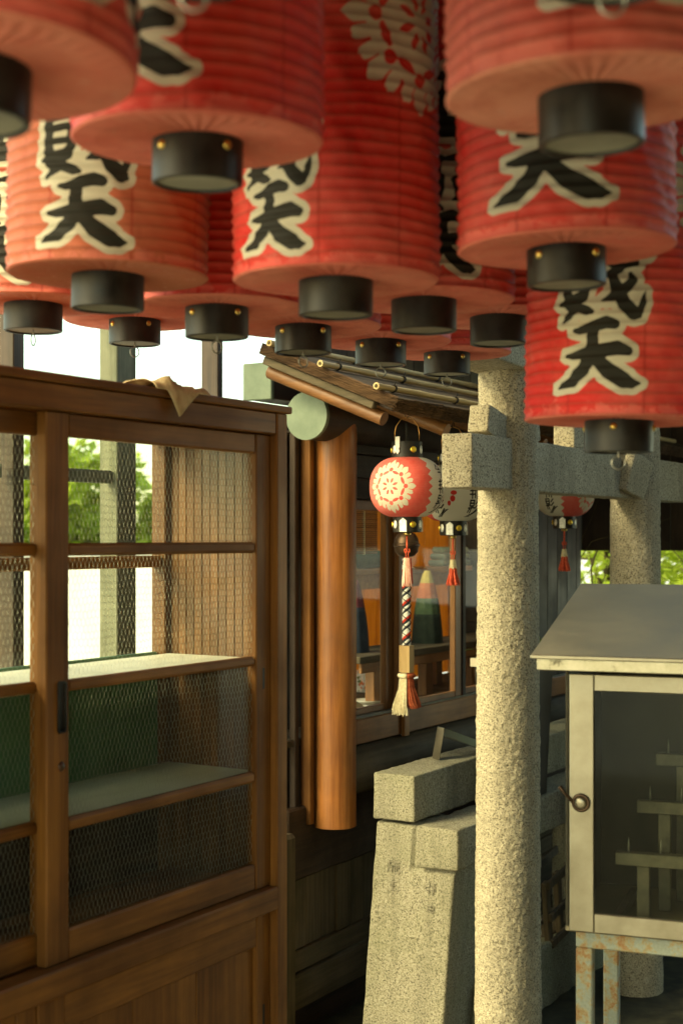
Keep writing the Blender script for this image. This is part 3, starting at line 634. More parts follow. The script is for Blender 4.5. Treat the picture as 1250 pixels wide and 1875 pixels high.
for px in (490, 583.5, 686):
    y0 = YK-.028; d = y0/((px-625)/2600*ST+CT); xx = ((px-625)/2600*CT-ST)*d; s = (xx-UP.x)/sv.x
    pts = []; rr = []
    for i in range(60):
        yy = y0+i*.05; pts.append(R3(s+.002*math.sin(i), yy, .0125)); rr.append(.0098 if i % 6 else .0112)
    b = smooth_by_angle(G().tube(pts, rr, 12).out('bamboo_pole', MAT['bamboo'], roof), 50)
    G().tube([R3(s, y0-.0012, .0125), R3(s, y0+.002, .0125)], .0058, 10).out('bamboo_hollow', MAT['stem'], b)
    for yy in (y0+.11, y0+.55, y0+1.2):
        g = G()
        for q in range(3): g.tube([R3(s+.0115*math.cos(t), yy+q*.004-.006+.004*math.sin(t*2),   .0125+.0115*math.sin(t)) for t in np.linspace(0, 2*math.pi, 13)], .0022, 5, False)
        g.tube([R3(s, yy, .026), R3(s+.008, yy-.012, .036)], .002, 4); g.tube([R3(s, yy, .026), R3(s-.006, yy+.01, .038)], .002, 4); g.out('cord_tie', MAT['black'], b)
# dark upper wall of the hall over the roof
y = 4.30
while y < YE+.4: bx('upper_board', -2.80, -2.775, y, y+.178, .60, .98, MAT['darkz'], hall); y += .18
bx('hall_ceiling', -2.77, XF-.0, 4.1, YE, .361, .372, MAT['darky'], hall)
# ------------------------------------------------------------------ things inside the hall
bx('added_skylight_pane', -3.33, -2.81, 4.84, YE, .628, .633, MAT['glass'], hall, .0005)  # unseen glass roof, added to let daylight into the hall
for y in (4.85, 5.45, 6.05, 6.5): bx('added_skylight_bar', -3.33, -2.81, y-.015, y+.015, .60, .6275, MAT['darkx'], hall)
tb = root('offering_table', -3.0, 4.9, -.69, 'long low wooden table with grey worn top inside the window', 'table')
TZ = -.474
for k in range(2): bx('table_board', -3.10+k*.131, -2.97+k*.131, 4.87, YE-.05, TZ-.028, TZ, MAT['oldy'], tb)
bx('apron', -2.865, -2.85, 4.9, YE-.1, TZ-.07, TZ-.029, MAT['winy'], tb)
for px in (690, 785, 868):
    y = fy(px, -2.87); bx('leg', -2.91, -2.866, y-.03, y+.03, -.6895, TZ-.029, MAT['winz'], tb); bx('leg', -3.09, -3.05, y-.03, y+.03, -.6895, TZ-.029, MAT['winz'], tb)
def cone(px, x, h, r, bands, label, top):
    y = fy(px, x); o = root('cloth_cone', x, y, TZ, label, 'cone ornament', 'cloth cones on the table'); n = 40
    prof = [(1.0, 0), (.98, .03), (.96, .15), (.90, .3), (.78, .5), (.60, .7), (.42, .86), (.30, .95), (.16, 1.0)]
    def rad(t):
        for (a, b), (c, d) in zip(prof[:-1], prof[1:]):
            if b <= t <= d: return a+(c-a)*(t-b)/(d-b)
        return .16
    t0 = 0
    for t1, mt in bands:
        V = []; Fc = []; m_ = 8
        for i in range(m_+1):
            t = t0+(t1-t0)*i/m_
            for k in range(n): an = 2*math.pi*k/n; rr = r*rad(t)*(1+.035*math.cos(an*10+t*2)); V.append((x+rr*math.cos(an), y+rr*math.sin(an), TZ+.001+h*t))
        for i in range(m_):
            for k in range(n): A, B = i*n+k, i*n+(k+1) % n; Fc.append((A, B, B+n, A+n))
        Fc.append(tuple(m_*n+k for k in range(n))); mesh('cloth_band', V, Fc, mt, o, True); t0 = t1
cg = plain('dark_green_cloth', (.012,.020,.016), (.03,.042,.032), 30, .9, .1); cg2 = plain('green_cloth', (.05,.085,.05), (.09,.13,.075), 30, .9, .1); co = plain('orange_cloth', (.38,.10,.045), (.48,.17,.08), 30, .9, .1); cy = plain('yellow_cloth', (.36,.28,.09), (.46,.37,.13), 30, .9, .1); cp = plain('purple_cloth', (.10,.025,.035), (.16,.04,.05), 30, .9, .1); cn = plain('navy_cloth', (.012,.018,.03), (.03,.04,.055), 30, .9, .1)
cone(782, -2.97, .325, .070, [(.40, cg), (.62, cg2), (.83, co), (1.0, cy)], 'cone of green, orange and yellow cloth on the table', 0)
cone(650, -2.98, .30, .058, [(.62, cn), (1.0, cp)], 'dark blue cloth cone with purple top beside the log post', 0)
def crumple(name, x, y, z, r, h, mats, label, cat, seed, obj=True):
    o = root(name, x, y, z, label, cat)
    V = []; Fc = []; nu, nv = 28, 14
    for i in range(nv+1):
        ph = math.pi*.5*i/nv
        for k in range(nu):
            an = 2*math.pi*k/nu; q = 1+.55*mnoise.noise((math.cos(an)*1.7+seed, math.sin(an)*1.7, ph*2.5)); V.append((x+r*q*math.cos(ph)*math.cos(an), y+r*q*math.cos(ph)*math.sin(an), z+h*(math.sin(ph)*(.8+.5*mnoise.noise((an, ph*3, seed))))+.002))
    for i in range(nv):
        for k in range(nu): A, B = i*nu+k, i*nu+(k+1) % nu; Fc.append((A, B, B+nu, A+nu))
    return mesh('cloth_folds', V, Fc, mats, o)
pc = N('printed_white_cloth'); v = pc.coord(); a = pc.noise(v, 22, 3); pc.col(pc.mix(pc.ramp(pc.noise(v, 31, 2), [(.60,(0,0,0)),(.66,(1,1,1))]), pc.mix(pc.ramp(a, [(.58,(0,0,0)),(.64,(1,1,1))]), (.70,.68,.60), (.55,.14,.05)), (.16,.22,.08))); pc.set(.9,.1); MAT['printcloth'] = pc.m
crumple('cloth_bundle', -3.20, fy(666, -3.20), -.69, .060, .13, MAT['printcloth'], 'crumpled white printed cloth bundle under the table', 'cloth', 3)
crumple('salt_pile', -3.0, fy(856, -3.0), -.69, .05, .09, MAT['porcelain'], 'small white heap behind the right window post', 'heap', 8)
o = root('white_dish', -2.90, fy(677, -2.90), -.69, 'shallow white dish on the deck behind the window', 'dish')
G().lathe([(.0, .004), (.025, .004), (.045, .012), (.062, .024), (.064, .026), (.061, .026), (.043, .016), (.0, .009)], 36, ORG[o], False).out('bowl', MAT['porcelain'], o, True); G().lathe([(.028,.0),(.030,.005),(.026,.006)], 28, ORG[o], False).out('foot_ring', MAT['porcelain'], o, True)
o = root('rolled_blind', XBK+.1, 4.6, -.14, 'dark rolled cloth on the back shelf left of the bell', 'roll'); yb0, yb1 = fy(630, XBK+.08), fy(690, XBK+.08)
logrod('roll', (XBK+.08, yb0, -.098), (XBK+.08, yb1, -.098), .040, .040, cg2, o, 24, .06, 8); logrod('roll_end', (XBK+.08, yb1+.001, -.098), (XBK+.08, yb1+.075, -.098), .036, .034, MAT['oldy'], o, 20, .05, 3)
o = root('green_cloth_box', XBK+.1, 6.0, -.14, 'pale green folded cloth on the back shelf at right', 'cloth'); ya_, yb_ = fy(795, XBK+.1), fy(862, XBK+.1)
for k in range(3): bx('fold', XBK+.06+.006*k, XBK+.15-.004*k, ya_+.01*k, yb_-.012*k, -.139+.032*k, -.109+.032*k, plain('pale_green_cloth%d' % k, (.20,.24,.15), (.30,.33,.22), 30, .9, .1), o, .012)
# reed blind hanging in the left window
o = root('reed_blind', -2.72, 4.6, -.05, 'woven reed blind hanging behind the left window', 'blind'); yb0, yb1 = ys0+.04, fy(690, -2.72)
for k in range(26): z = -.058+k*.0075; G().tube([(-2.72, yb0, z), (-2.72, yb1, z)], .0033, 5).out('reed', MAT['winy'], o)
for q in (.2, .5, .8): y = yb0+(yb1-yb0)*q; G().box(-2.7245, -2.7155, y-.002, y+.002, -.063, .137).out('binding', MAT['straw'], o)

# ------------------------------------------------------------------ granite gate
gate = root('stone_gate', -1.824, 4.62, -H, 'small rough granite shrine gate with round pillars and a crossbeam', 'gate')
def rough_pillar(x, y, r0, r1, z0, z1, name, lean=0, amp=.0044):
    n, m = 112, 330; V = []
    for i in range(m+1):
        t = i/m; z = z0+(z1-z0)*t; r = r0+(r1-r0)*t
        for k in range(n):
            an = 2*math.pi*k/n; c, s = math.cos(an), math.sin(an); q = Vector((c*r, s*r, z)); e = amp*.55*mnoise.noise(q*70)+amp*.75*mnoise.noise(q*150)+amp*.4*mnoise.noise(q*12)
            V.append((x+(r+e)*c, y+(r+e)*s+lean*(1-t), z))
    Fc = [(i*n+k, i*n+(k+1) % n, (i+1)*n+(k+1) % n, (i+1)*n+k) for i in range(m) for k in range(n)]; Fc.append(tuple(m*n+k for k in range(n)))
    return mesh(name, V, Fc, MAT['granite'], gate, True)
rough_pillar(-1.824, 4.037, .1035, .0905, -H, .515, 'pillar'); rough_pillar(-1.824, 5.203, .1035, .0905, -H, .515, 'pillar')
def stone(name, x0, x1, y0, y1, z0, z1, mat, parent, b=.008, amp=.003, M=None, fn=None, seg=.022, f=22):
    lo, hi = (x0, y0, z0), (x1, y1, z1); ax = []
    for i in range(3):
        L = hi[i]-lo[i]; n = max(2, int((L-2*b)/seg)); ax.append([lo[i], lo[i]+b*.3, lo[i]+b*.65]+[lo[i]+b+(L-2*b)*k/n for k in range(n+1)]+[hi[i]-b*.65, hi[i]-b*.3, hi[i]])
    V = []; Fc = []; idx = {}
    def vid(p):
        k = tuple(round(c, 6) for c in p)
        if k not in idx:
            idx[k] = len(V); P = Vector(p); inn = Vector([min(max(p[i], lo[i]+b), hi[i]-b) for i in range(3)]); d = (P-inn); d = d.normalized() if d.length > 1e-9 else Vector((0,0,1))
            P = inn+d*b; P += d*(amp*mnoise.noise(P*f)+amp*.5*mnoise.noise(P*f*3.1)); chip = mnoise.noise(P*9+Vector((3,1,7)))
            if fn: P = fn(P)
            if M is not None: P = M @ P
            V.append(tuple(P))
        return idx[k]
    for i in range(3):
        j, k = (i+1) % 3, (i+2) % 3
        for side in (0, 1):
            for u in range(len(ax[j])-1):
                for v in range(len(ax[k])-1):
                    q4 = []
                    for (du, dv) in ((0,0),(1,0),(1,1),(0,1)):
                        p = [0,0,0]; p[i] = (lo, hi)[side][i]; p[j] = ax[j][u+du]; p[k] = ax[k][v+dv]; q4.append(vid(p))
                    Fc.append(q4 if side else q4[::-1])
    return mesh(name, V, Fc, mat, parent, True)
stone('crossbeam', -1.873, -1.775, 3.68, 5.72, .145, .303, MAT['granite'], gate, .006, .002)
def kas(c):
    t = (c.y-4.62)/1.25; c = c.copy(); c.z += .05*t*t*abs(t); return c
stone('top_lintel', -1.915, -1.733, 3.45, 5.80, .505, .66, MAT['granite'], gate, .008, .002, fn=kas); stone('cap_stone', -1.955, -1.693, 3.36, 5.9, .661, .80, MAT['granite'], gate, .01, .002, fn=kas)
stone('strut', -1.862, -1.786, 4.49, 4.58, .3035, .504, MAT['granite'], gate, .006, .0015)
def wedge(y0, y1, z, h, tilt, xm=0):
    M = Matrix.Translation(Vector((-1.824+xm, (y0+y1)/2, z))) @ Matrix.Rotation(math.radians(tilt), 4, 'X') @ Matrix.Translation(-Vector((-1.824, (y0+y1)/2, z)))
    stone('wedge', -1.858, -1.790, y0, y1, z, z+h, MAT['granite'], gate, .006, .002, M)
wedge(3.815, 3.955, .300, .085, -12); wedge(4.12, 4.22, .298, .06, 14); wedge(4.98, 5.11, .298, .085, -14); wedge(5.29, 5.40, .298, .085, 14)
stone('wedge', -1.772, -1.735, 4.90, 5.10, .155, .30, MAT['granite'], gate, .006, .003, Matrix.Translation(Vector((-1.75,5.0,.22))) @ Matrix.Rotation(math.radians(-9),4,'X') @ Matrix.Rotation(math.radians(12),4,'Y') @ Matrix.Translation(Vector((1.75,-5.0,-.22))))
# ------------------------------------------------------------------ stone fence
fen = root('stone_fence', -2.18, 4.2, -H, 'leaning inscribed granite fence post with two stone rails', 'fence')
lean = lambda c: Vector((c.x-.060*max(0, (-.93-c.z))/.79, c.y-.01*max(0, (-.93-c.z)), c.z))
stone('rail', -2.332, -2.178, 4.085, 6.4, -.930, -.777, MAT['granite2'], fen, .007, .003); stone('rail', -2.170, -2.018, 4.080, 6.4, -1.070, -.936, MAT['granite2'], fen, .008, .003)
def groove(c):
    c = c.copy()
    if c.y < 4.13:
        g1 = max(0, 1-abs(c.x+2.181)/.009) if c.z > -1.085 else 0; g2 = max(0, 1-abs(c.z+1.081)/.009) if c.x > -2.188 else 0
        c.y += .016*max(g1, g2)
    return lean(c)
stone('post', -2.330, -2.030, 4.104, 4.32, -H-.02, -.941, MAT['granite2'], fen, .010, .0022, fn=groove, seg=.0065)
stone('post', -2.330, -2.030, 5.6, 5.82, -H, -1.074, MAT['granite2'], fen, .008, .003)
stone('kerb', -2.22, -2.03, 4.33, 6.5, -H, -1.49, MAT['kerb'], fen, .012, .006)
# characters cut into the post face
def cut(strokes, cx, cz, s, name='cut_character'):
    g = G(); y0 = 4.1000
    for st in strokes:
        pts = []
        for (a, b) in st:
            z = cz+b*s; x = cx+a*s-.060*(-.93-z)/.79; pts.append((x, y0-.01*(-.93-z), z))
        for p, q in zip(pts[:-1], pts[1:]): g.tube([p, q], .0014, 5)
    g.out(name, MAT['cutline'], fen)
MAT['cutline'] = granite('cut_stone_groove', (.34,.31,.23), (.22,.20,.145), (.08,.07,.05), .4)
SHI = [[(-.75,.8),(-.6,.95)], [(-1,.6),(-.15,.65)], [(-.6,.6),(-.7,0),(-1,-.8)], [(-.6,.15),(-.2,.15),(-.25,-.7),(-.45,-.6)], [(.2,.95),(.05,.55)], [(.1,.65),(.95,.7)], [(.05,.1),(.85,.25),(.8,-.15)], [(.15,.45),(.2,-.75),(.9,-.75),(.95,-.5)], [(.5,.4),(.5,-.4)]]
SHU = [[(-.1,1),(.1,.8)], [(-.7,.55),(.7,.6)], [(0,.6),(0,-.8)], [(-.55,-.1),(.6,-.05)], [(-.95,-.8),(.95,-.8)]]
MIS = [[(-.9,.7),(-.2,.75),(-.2,.3),(-.85,.25),(-.9,-.2),(-.2,-.2),(-.3,-.8)], [(.1,.9),(.9,.8)], [(.5,.9),(.45,-.9)], [(.15,.4),(.3,.1)], [(.8,.45),(.65,.1)], [(.15,-.1),(.3,-.4)], [(.85,-.05),(.7,-.4)]]
DEN = [[(-.7,.7),(.7,.7),(.7,-.7),(-.7,-.7),(-.7,.7)], [(0,.7),(0,-.7)], [(-.7,0),(.7,0)]]
cut(SHI, -2.252, -1.085, .024); cut(SHU, -2.250, -1.145, .020); cut(MIS, -2.110, -1.140, .022); cut(DEN, -2.105, -1.205, .015)

# ------------------------------------------------------------------ planter, bracket, crate, rocks by the fence
yb0, yb1 = fy(866, -2.19), fy(1008, -2.03)
pl = root('black_planter', -2.1, (yb0+yb1)/2, -.936, 'tall black planter on the stone rail behind the gate pillar', 'planter')
g = G(); 
def fr(x0, x1, y0, y1, z0, a0, a1, b0, b1, z1): g.add([(x0,y0,z0),(x1,y0,z0),(x1,y1,z0),(x0,y1,z0),(a0,b0,z1),(a1,b0,z1),(a1,b1,z1),(a0,b1,z1)], [(0,3,2,1),(0,1,5,4),(1,2,6,5),(2,3,7,6),(3,0,4,7),(4,5,6,7)])
fr(-2.165, -2.035, yb0+.02, yb1-.03, -.935, -2.185, -2.02, yb0, yb1, -.44); g.out('tub', MAT['black'], pl)
g = G(); 
for a in ((-2.196, -2.186), (-2.019, -2.009)): g.box(a[0], a[1], yb0-.011, yb1+.011, -.455, -.425)
for a in ((yb0-.011, yb0-.001), (yb1+.001, yb1+.011)): g.box(-2.1858, -2.0192, a[0], a[1], -.455, -.425)
g.out('rim', MAT['steel'], pl)
bx('edge_strip', -2.045, -2.017, yb0-.010, yb0-.004, -.93, -.456, MAT['steel'], pl, .001)
def leaves(name, centers, n, size, mat, parent, spread, flat=.6):
    V = []; Fc = []
    for i in range(n):
        c = Vector(random.choice(centers)); r = Vector((random.gauss(0, spread[0]), random.gauss(0, spread[1]), random.gauss(0, spread[2]))); p = c+r
        d = Vector((random.gauss(0,1), random.gauss(0,1), random.gauss(0,flat))).normalized(); u = d.cross(Vector((random.gauss(0,.4), random.gauss(0,.4), 1))).normalized(); s = size*random.uniform(.6, 1.3); nn = len(V); up = d.cross(u)
        V += [p, p+d*s*.5+u*s*.26+up*s*.05, p+d*s, p+d*s*.5-u*s*.26+up*s*.05]; Fc += [(nn, nn+1, nn+2), (nn, nn+2, nn+3)]
    return mesh(name, V, Fc, mat, parent)
leaves('leaves', [(-2.1, yb0+(yb1-yb0)*q, -.40) for q in (.6,.7,.8,.9,1.0)], 90, .07, MAT['leaf'], pl, (.05,.05,.022))
yk = fy(822, -2.25)
br = root('metal_bracket', -2.25, yk, -.777, 'bent sheet metal bracket lying on the top stone rail', 'bracket')
g = G(); prof = [(-2.30, yk-.03, -.776), (-2.285, yk-.02, -.665), (-2.215, yk+.30, -.772), (-2.20, yk+.32, -.776)]
for (a, b) in zip(prof[:-1], prof[1:]):
    wv = Vector((.040, -.025, -.030 if a[1] > yk-.025 and b[1] < yk+.31 else 0)); p, q = Vector(a), Vector(b); up = Vector((0,0,.003)) if abs(p.z-q.z) < .05 or a[1] > yk-.025 else Vector((0,-.003,0))
    vs = [p, p+wv, q+wv, q]; g.add(vs+[v+up for v in vs], [(0,1,2,3), (4,7,6,5), (0,4,5,1), (1,5,6,2), (2,6,7,3), (3,7,4,0)])
g.out('bent_plate', MAT['steel'], br)
ycr = fy(1012, -2.10)
cr_ = root('wooden_crate', -2.10, ycr, -1.49, 'old wooden frame box standing on the kerb behind the pillar', 'crate')
Mr = Matrix.Translation(Vector((-2.10, ycr, -1.489))) @ Matrix.Rotation(math.radians(9), 4, 'X')
def cbx(n, *a): g = G().bbox(*a, .004, Mr); return mesh(n, g.v, g.f, MAT['oldz'], cr_)
for y in (-.16, -.05, .06, .15): cbx('upright', .040, .062, y-.018, y+.018, .0, .25); 
for z in (.0, .10, .225): cbx('slat', .0625, .078, -.18, .18, z+.002, z+.035)
for z in (.0, .225): cbx('slat', -.05, -.034, -.18, .18, z+.002, z+.035)
cbx('base', -.033, .039, -.17, .17, .002, .02)
for i, (px, d, r) in enumerate(((575, 4.62, .10), (622, 4.66, .085), (662, 4.60, .07), (545, 4.45, .09), (640, 4.45, .10))):
    X = (px-625)/2600*d; n_, m_ = 26, 14; V = []; Fc = []
    for a in range(m_+1):
        ph = math.pi*a/m_
        for k in range(n_):
            an = 2*math.pi*k/n_; q = Vector((math.sin(ph)*math.cos(an), math.sin(ph)*math.sin(an), math.cos(ph))); rr = r*(1+.28*mnoise.noise(q*1.6+Vector((i*7,0,0)))+.06*mnoise.noise(q*9)); V.append((X+q.x*rr*1.15, d+q.y*rr, -H+.015+r*.35+q.z*rr*.75))
    for a in range(m_):
        for k in range(n_): A, B = a*n_+k, a*n_+(k+1) % n_; Fc.append((A, B, B+n_, A+n_))
    o = mesh('mossy_rock', V, Fc, MAT['moss'], None, True); tag(o, ['mossy rock at the corner of the shrine hall base', 'mossy rock second from the hall corner', 'small mossy rock tucked beside the leaning post', 'mossy rock in front of the hall corner post', 'front mossy rock next to the leaning post'][i], 'rock', 'mossy rocks at the hall foot')

# ------------------------------------------------------------------ steel candle case on its stand
RC = math.radians(-20)
cs = root('candle_case', .520, 3.30, -.914, 'glass fronted steel candle case with sloping sheet roof at right', 'case', lane=False, rz=RC)
CW, CD, CH = .66, .44, .604
def cb(n, x0, x1, y0, y1, z0, z1, mt, par=None, b=.002): return G().bbox(x0, x1, y0, y1, z0, z1, b).out(n, MAT[mt], par or cs, off=False)
cb('floor_plate', 0, CW, 0, CD, 0, .012, 'steelroof'); cb('side_wall', 0, .008, .0, CD, .0125, CH, 'caseshade'); cb('side_wall', CW-.008, CW, .0, CD, .0125, CH, 'caseshade'); cb('back_wall', .0085, CW-.0085, CD-.008, CD, .0125, CH, 'caseshade')
dr = bpy.data.objects.new('door', None); C.objects.link(dr); dr.parent = cs
cb('stile', .012, .069, -.018, -.001, .006, CH-.004, 'steel', dr); cb('stile', CW-.066, CW-.010, -.018, -.001, .006, CH-.004, 'steel', dr)
cb('rail', .0693, CW-.0663, -.017, -.0015, CH-.042, CH-.004, 'steel', dr); cb('rail', .0693, CW-.0663, -.017, -.0015, .006, .050, 'steel', dr)
cb('pane', .066, CW-.063, -.010, -.007, .047, CH-.039, 'dglass', dr, .0005)
kz = .304; g = G().lathe([(.0,.011), (.008,.0108), (.0125,.009), (.0140,.005), (.0140,.0)], 28, cap=False); mesh('knob', [(.040+x, -.0185-z, kz+y) for x, y, z in g.v], [q[::-1] for q in g.f], MAT['steel'], dr, True, off=False)
g = G().tube([(.040+.0175*math.cos(t), -.0215, kz+.0175*math.sin(t)) for t in np.linspace(0, 2*math.pi, 25)], .0042, 8, False); g.out('knob_ring', MAT['bell'], dr, True, off=False)
G().tube([(.022, -.022, kz), (.002, -.026, kz+.022), (-.008, -.028, kz+.036)], [.004, .0035, .006], 8).out('latch_lever', MAT['bell'], dr, True, off=False)
# sloping roof: bent sheet with a folded front edge
g = G(); x0, x1 = -.056, CW+.088; yf, yb_ = -.115, CD+.06; zf, zb = CH+.045, CH+.188
g.add([(x0,yf,zf),(x1,yf,zf),(x1,yb_,zb),(x0,yb_,zb),(x0,yf,zf-.006),(x1,yf,zf-.006),(x1,yb_,zb-.006),(x0,yb_,zb-.006)], [(0,1,2,3),(7,6,5,4),(0,4,5,1),(1,5,6,2),(2,6,7,3),(3,7,4,0)]); g.out('roof_sheet', MAT['steelroof'], cs, off=False)
cb('roof_edge', x0+.012, x1-.012, yf+.004, yf+.016, zf-.034, zf-.0065, 'steeledge')
cb('roof_lip', x0-.002, x1+.002, yf-.003, yf+.003, zf-.008, zf+.0012, 'steel'); cb('gable_sheet', .001, .007, .01, CD-.01, CH+.001, CH+.04, 'steelroof')
g = G(); g.add([(.0,.0,CH+.001),(CW,.0,CH+.001),(CW,.0,CH+.062),(0,.0,CH+.062),(.0,.004,CH+.001),(CW,.004,CH+.001),(CW,.004,CH+.062),(0,.004,CH+.062)], [(0,1,2,3),(7,6,5,4),(0,4,5,1),(2,6,7,3),(1,5,6,2),(3,7,4,0)]); g.out('header_plate', MAT['steelroof'], cs, off=False)
rk = root('candle_rack', .520, 3.30, -.902, 'stepped metal candle rack inside the glass case', 'rack', lane=False, rz=RC)
def rb(n, *a): return G().bbox(*a, .002).out(n, MAT['rack'], rk, off=False)
for k, (y, z, xl) in enumerate(((.09, .13, .10), (.20, .235, .135), (.31, .335, .165))):
    rb('tier_bar', xl, CW-.04, y, y+.030, z, z+.030)
    for x in (xl+.05, xl+.24, xl+.42): rb('upright', x, x+.030, y+.006, y+.026, .0005, z-.0005)
    for x in np.arange(xl+.03, CW-.06, .075): G().lathe([(.0028,0),(.0022,.018),(.0004,.034)], 8, (x, y+.015, z+.0305)).out('candle_spike', MAT['wire'], rk, True, off=False)
for x in (.10, .55): rb('side_bar', x, x+.02, .06, .34, .0005, .02)
st = root('rusty_stand', .520, 3.30, -H, 'pale blue steel stand with rust patches under the candle case', 'stand', lane=False, rz=RC)
def sb(n, *a): return G().bbox(*a, .003).out(n, MAT['rustpaint'], st, off=False)
zt_ = H-.914-.001
for x in (.022, CW-.06):
    for y in (.012, CD-.05): sb('leg', x, x+.038, y, y+.038, 0, zt_-.039)
sb('apron', .022, CW-.022, .012, .048, zt_-.0385, zt_); sb('apron', .022, CW-.022, CD-.048, CD-.012, zt_-.0385, zt_)
for x in (.022, CW-.06): sb('apron', x, x+.038, .0485, CD-.0485, zt_-.0385, zt_)
sb('stretcher', .0605, CW-.0605, CD-.045, CD-.02, .12, .15)

# ------------------------------------------------------------------ dark rear wall with a window to the garden
rw = root('rear_wall', 2.0, 7.2, -H, 'dark timber wall with a long open window behind the gate', 'wall', lane=False)
o0 = ORG[rw]; ORG[rw] = (2.0, 7.2, -H)
x = .62
while x < 4.2:
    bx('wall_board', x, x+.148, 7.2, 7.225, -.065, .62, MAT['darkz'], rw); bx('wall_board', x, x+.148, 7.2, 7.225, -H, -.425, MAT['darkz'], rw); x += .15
bx('window_head', .62, 4.2, 7.16, 7.26, -.095, -.066, MAT['darkx'], rw) if False else None
bx('window_sill', 1.075, 4.2, 7.17, 7.25, -.4245, -.400, MAT['darkx'], rw); bx('window_post', .98, 1.074, 7.10, 7.195, -H, .62, MAT['darkz'], rw); bx('wall_plate', .62, 4.2, 7.15, 7.28, .621, .72, MAT['darkx'], rw)
bx('window_side', .62, 1.0, 7.201, 7.224, -.4249, -.0655, MAT['darkz'], rw)
pr_ = root('passage_shade_roof', -.2, 6.3, .95, 'unseen boarded roof added to shade the passage behind the stone gate', 'roof')  # out of view, added to keep sky light off the rear wall
x = -2.76
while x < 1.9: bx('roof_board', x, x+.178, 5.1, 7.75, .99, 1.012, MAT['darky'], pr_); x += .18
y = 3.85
while y < 7.7: bx('side_board', 1.905, 1.925, y, y+.178, -H, 1.0, MAT['darkz'], pr_); y += .18  # unseen side boards, added to darken the right part of the passage
for y in (5.15, 6.4, 7.7): bx('roof_beam', -2.76, 1.9, y-.05, y+.05, .88, .989, MAT['darkx'], pr_)
# ------------------------------------------------------------------ garden
def branch_set(g, p, d, L, r, depth):
    pts = [p]; rr = [r]; dirv = d.copy()
    for i in range(6): dirv = (dirv+Vector((random.gauss(0,.22), random.gauss(0,.22), random.gauss(.03,.18)))).normalized(); pts.append(pts[-1]+dirv*L/6); rr.append(r*(1-.55*(i+1)/6))
    g.tube(pts, rr, 5)
    if depth > 0:
        for i in (2, 3, 4, 5, 6):
            if random.random() < .8: branch_set(g, pts[i], (dirv+Vector((random.gauss(0,.9), random.gauss(0,.5), random.gauss(.1,.7)))).normalized(), L*.6, rr[i]*.7, depth-1)
def tree(name, X, Y, zc, rad, n, size, mat, label, group, trunk=.05, clumps=26):
    o = root(name, X, Y, -H, label, 'tree' if 'tree' in name else 'shrub', group, False); g = G()
    base = Vector((0,0,0)); top = Vector((random.gauss(0,.1), random.gauss(0,.1), zc+H)); g.tube([base, base.lerp(top, .5)+Vector((.06,0,0)), top], [trunk, trunk*.8, trunk*.5], 8)
    cen = []
    for i in range(clumps):
        v = Vector((random.gauss(0,1), random.gauss(0,1), random.gauss(0,1))).normalized()*(random.random()**.4); c = top+Vector((v.x*rad[0], v.y*rad[1], v.z*rad[2])); cen.append(c)
        if i % 2 == 0: g.tube([top*.75, top.lerp(c, .6)+Vector((0,0,.03)), c], [trunk*.4, trunk*.25, trunk*.1], 5)
    g.out('trunk', MAT['stem'], o, True, off=False)
    V = []; 
    ORG[o] = (0,0,0); leaves('crown', cen, n, size, mat, o, (rad[0]*.17, rad[1]*.17, rad[2]*.15))
    return o
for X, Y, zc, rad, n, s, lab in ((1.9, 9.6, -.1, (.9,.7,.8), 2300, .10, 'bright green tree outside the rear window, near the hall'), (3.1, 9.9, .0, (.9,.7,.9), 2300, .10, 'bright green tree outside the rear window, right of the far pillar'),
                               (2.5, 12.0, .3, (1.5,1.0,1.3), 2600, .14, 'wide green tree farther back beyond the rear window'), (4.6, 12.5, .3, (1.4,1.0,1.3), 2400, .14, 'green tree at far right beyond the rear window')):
    tree('maple_tree', X, Y, zc, rad, n, s, MAT['leaflit'], lab, 'trees beyond the rear window')
tw = root('bare_branch_shrub', 1.5, 7.75, -H, 'thin bare branches of a shrub close outside the rear window', 'shrub', None, False)
for X, Y in ((1.28, 7.75), (1.75, 7.85), (2.35, 7.8), (1.5, 7.9)):
    g = G(); random.seed(int(X*100)); branch_set(g, Vector((X-1.5, Y-7.75, .0)), Vector((.05, 0, 1)), 1.9, .010, 3); g.out('branch', MAT['stem'], tw, True, off=False)
random.seed(11)
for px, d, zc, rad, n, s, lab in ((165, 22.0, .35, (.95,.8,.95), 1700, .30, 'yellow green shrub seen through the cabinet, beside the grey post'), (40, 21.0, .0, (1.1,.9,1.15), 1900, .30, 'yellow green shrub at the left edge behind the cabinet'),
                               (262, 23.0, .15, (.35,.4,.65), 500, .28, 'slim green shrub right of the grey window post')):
    tree('garden_shrub', (px-625)/2600*d, d, zc, rad, n, s, MAT['leaflit'], lab, 'shrubs in the bright garden', .025, 18)

MAT['plaster'] = plain('white_plaster', (.68,.66,.60), (.78,.77,.72), 3, .9, .1, 0, .1)
pw = root('plaster_wall', -5, 17.0, -H, 'low white plaster garden wall far behind the cabinet', 'wall', lane=False)
G().bbox(-9, 4.9, 0, .2, 0, 1.55, .01).out('wall_body', MAT['plaster'], pw, off=False); G().bbox(-9.05, 4.95, -.08, .28, 1.551, 1.63, .02).out('coping', MAT['kerb'], pw, off=False)
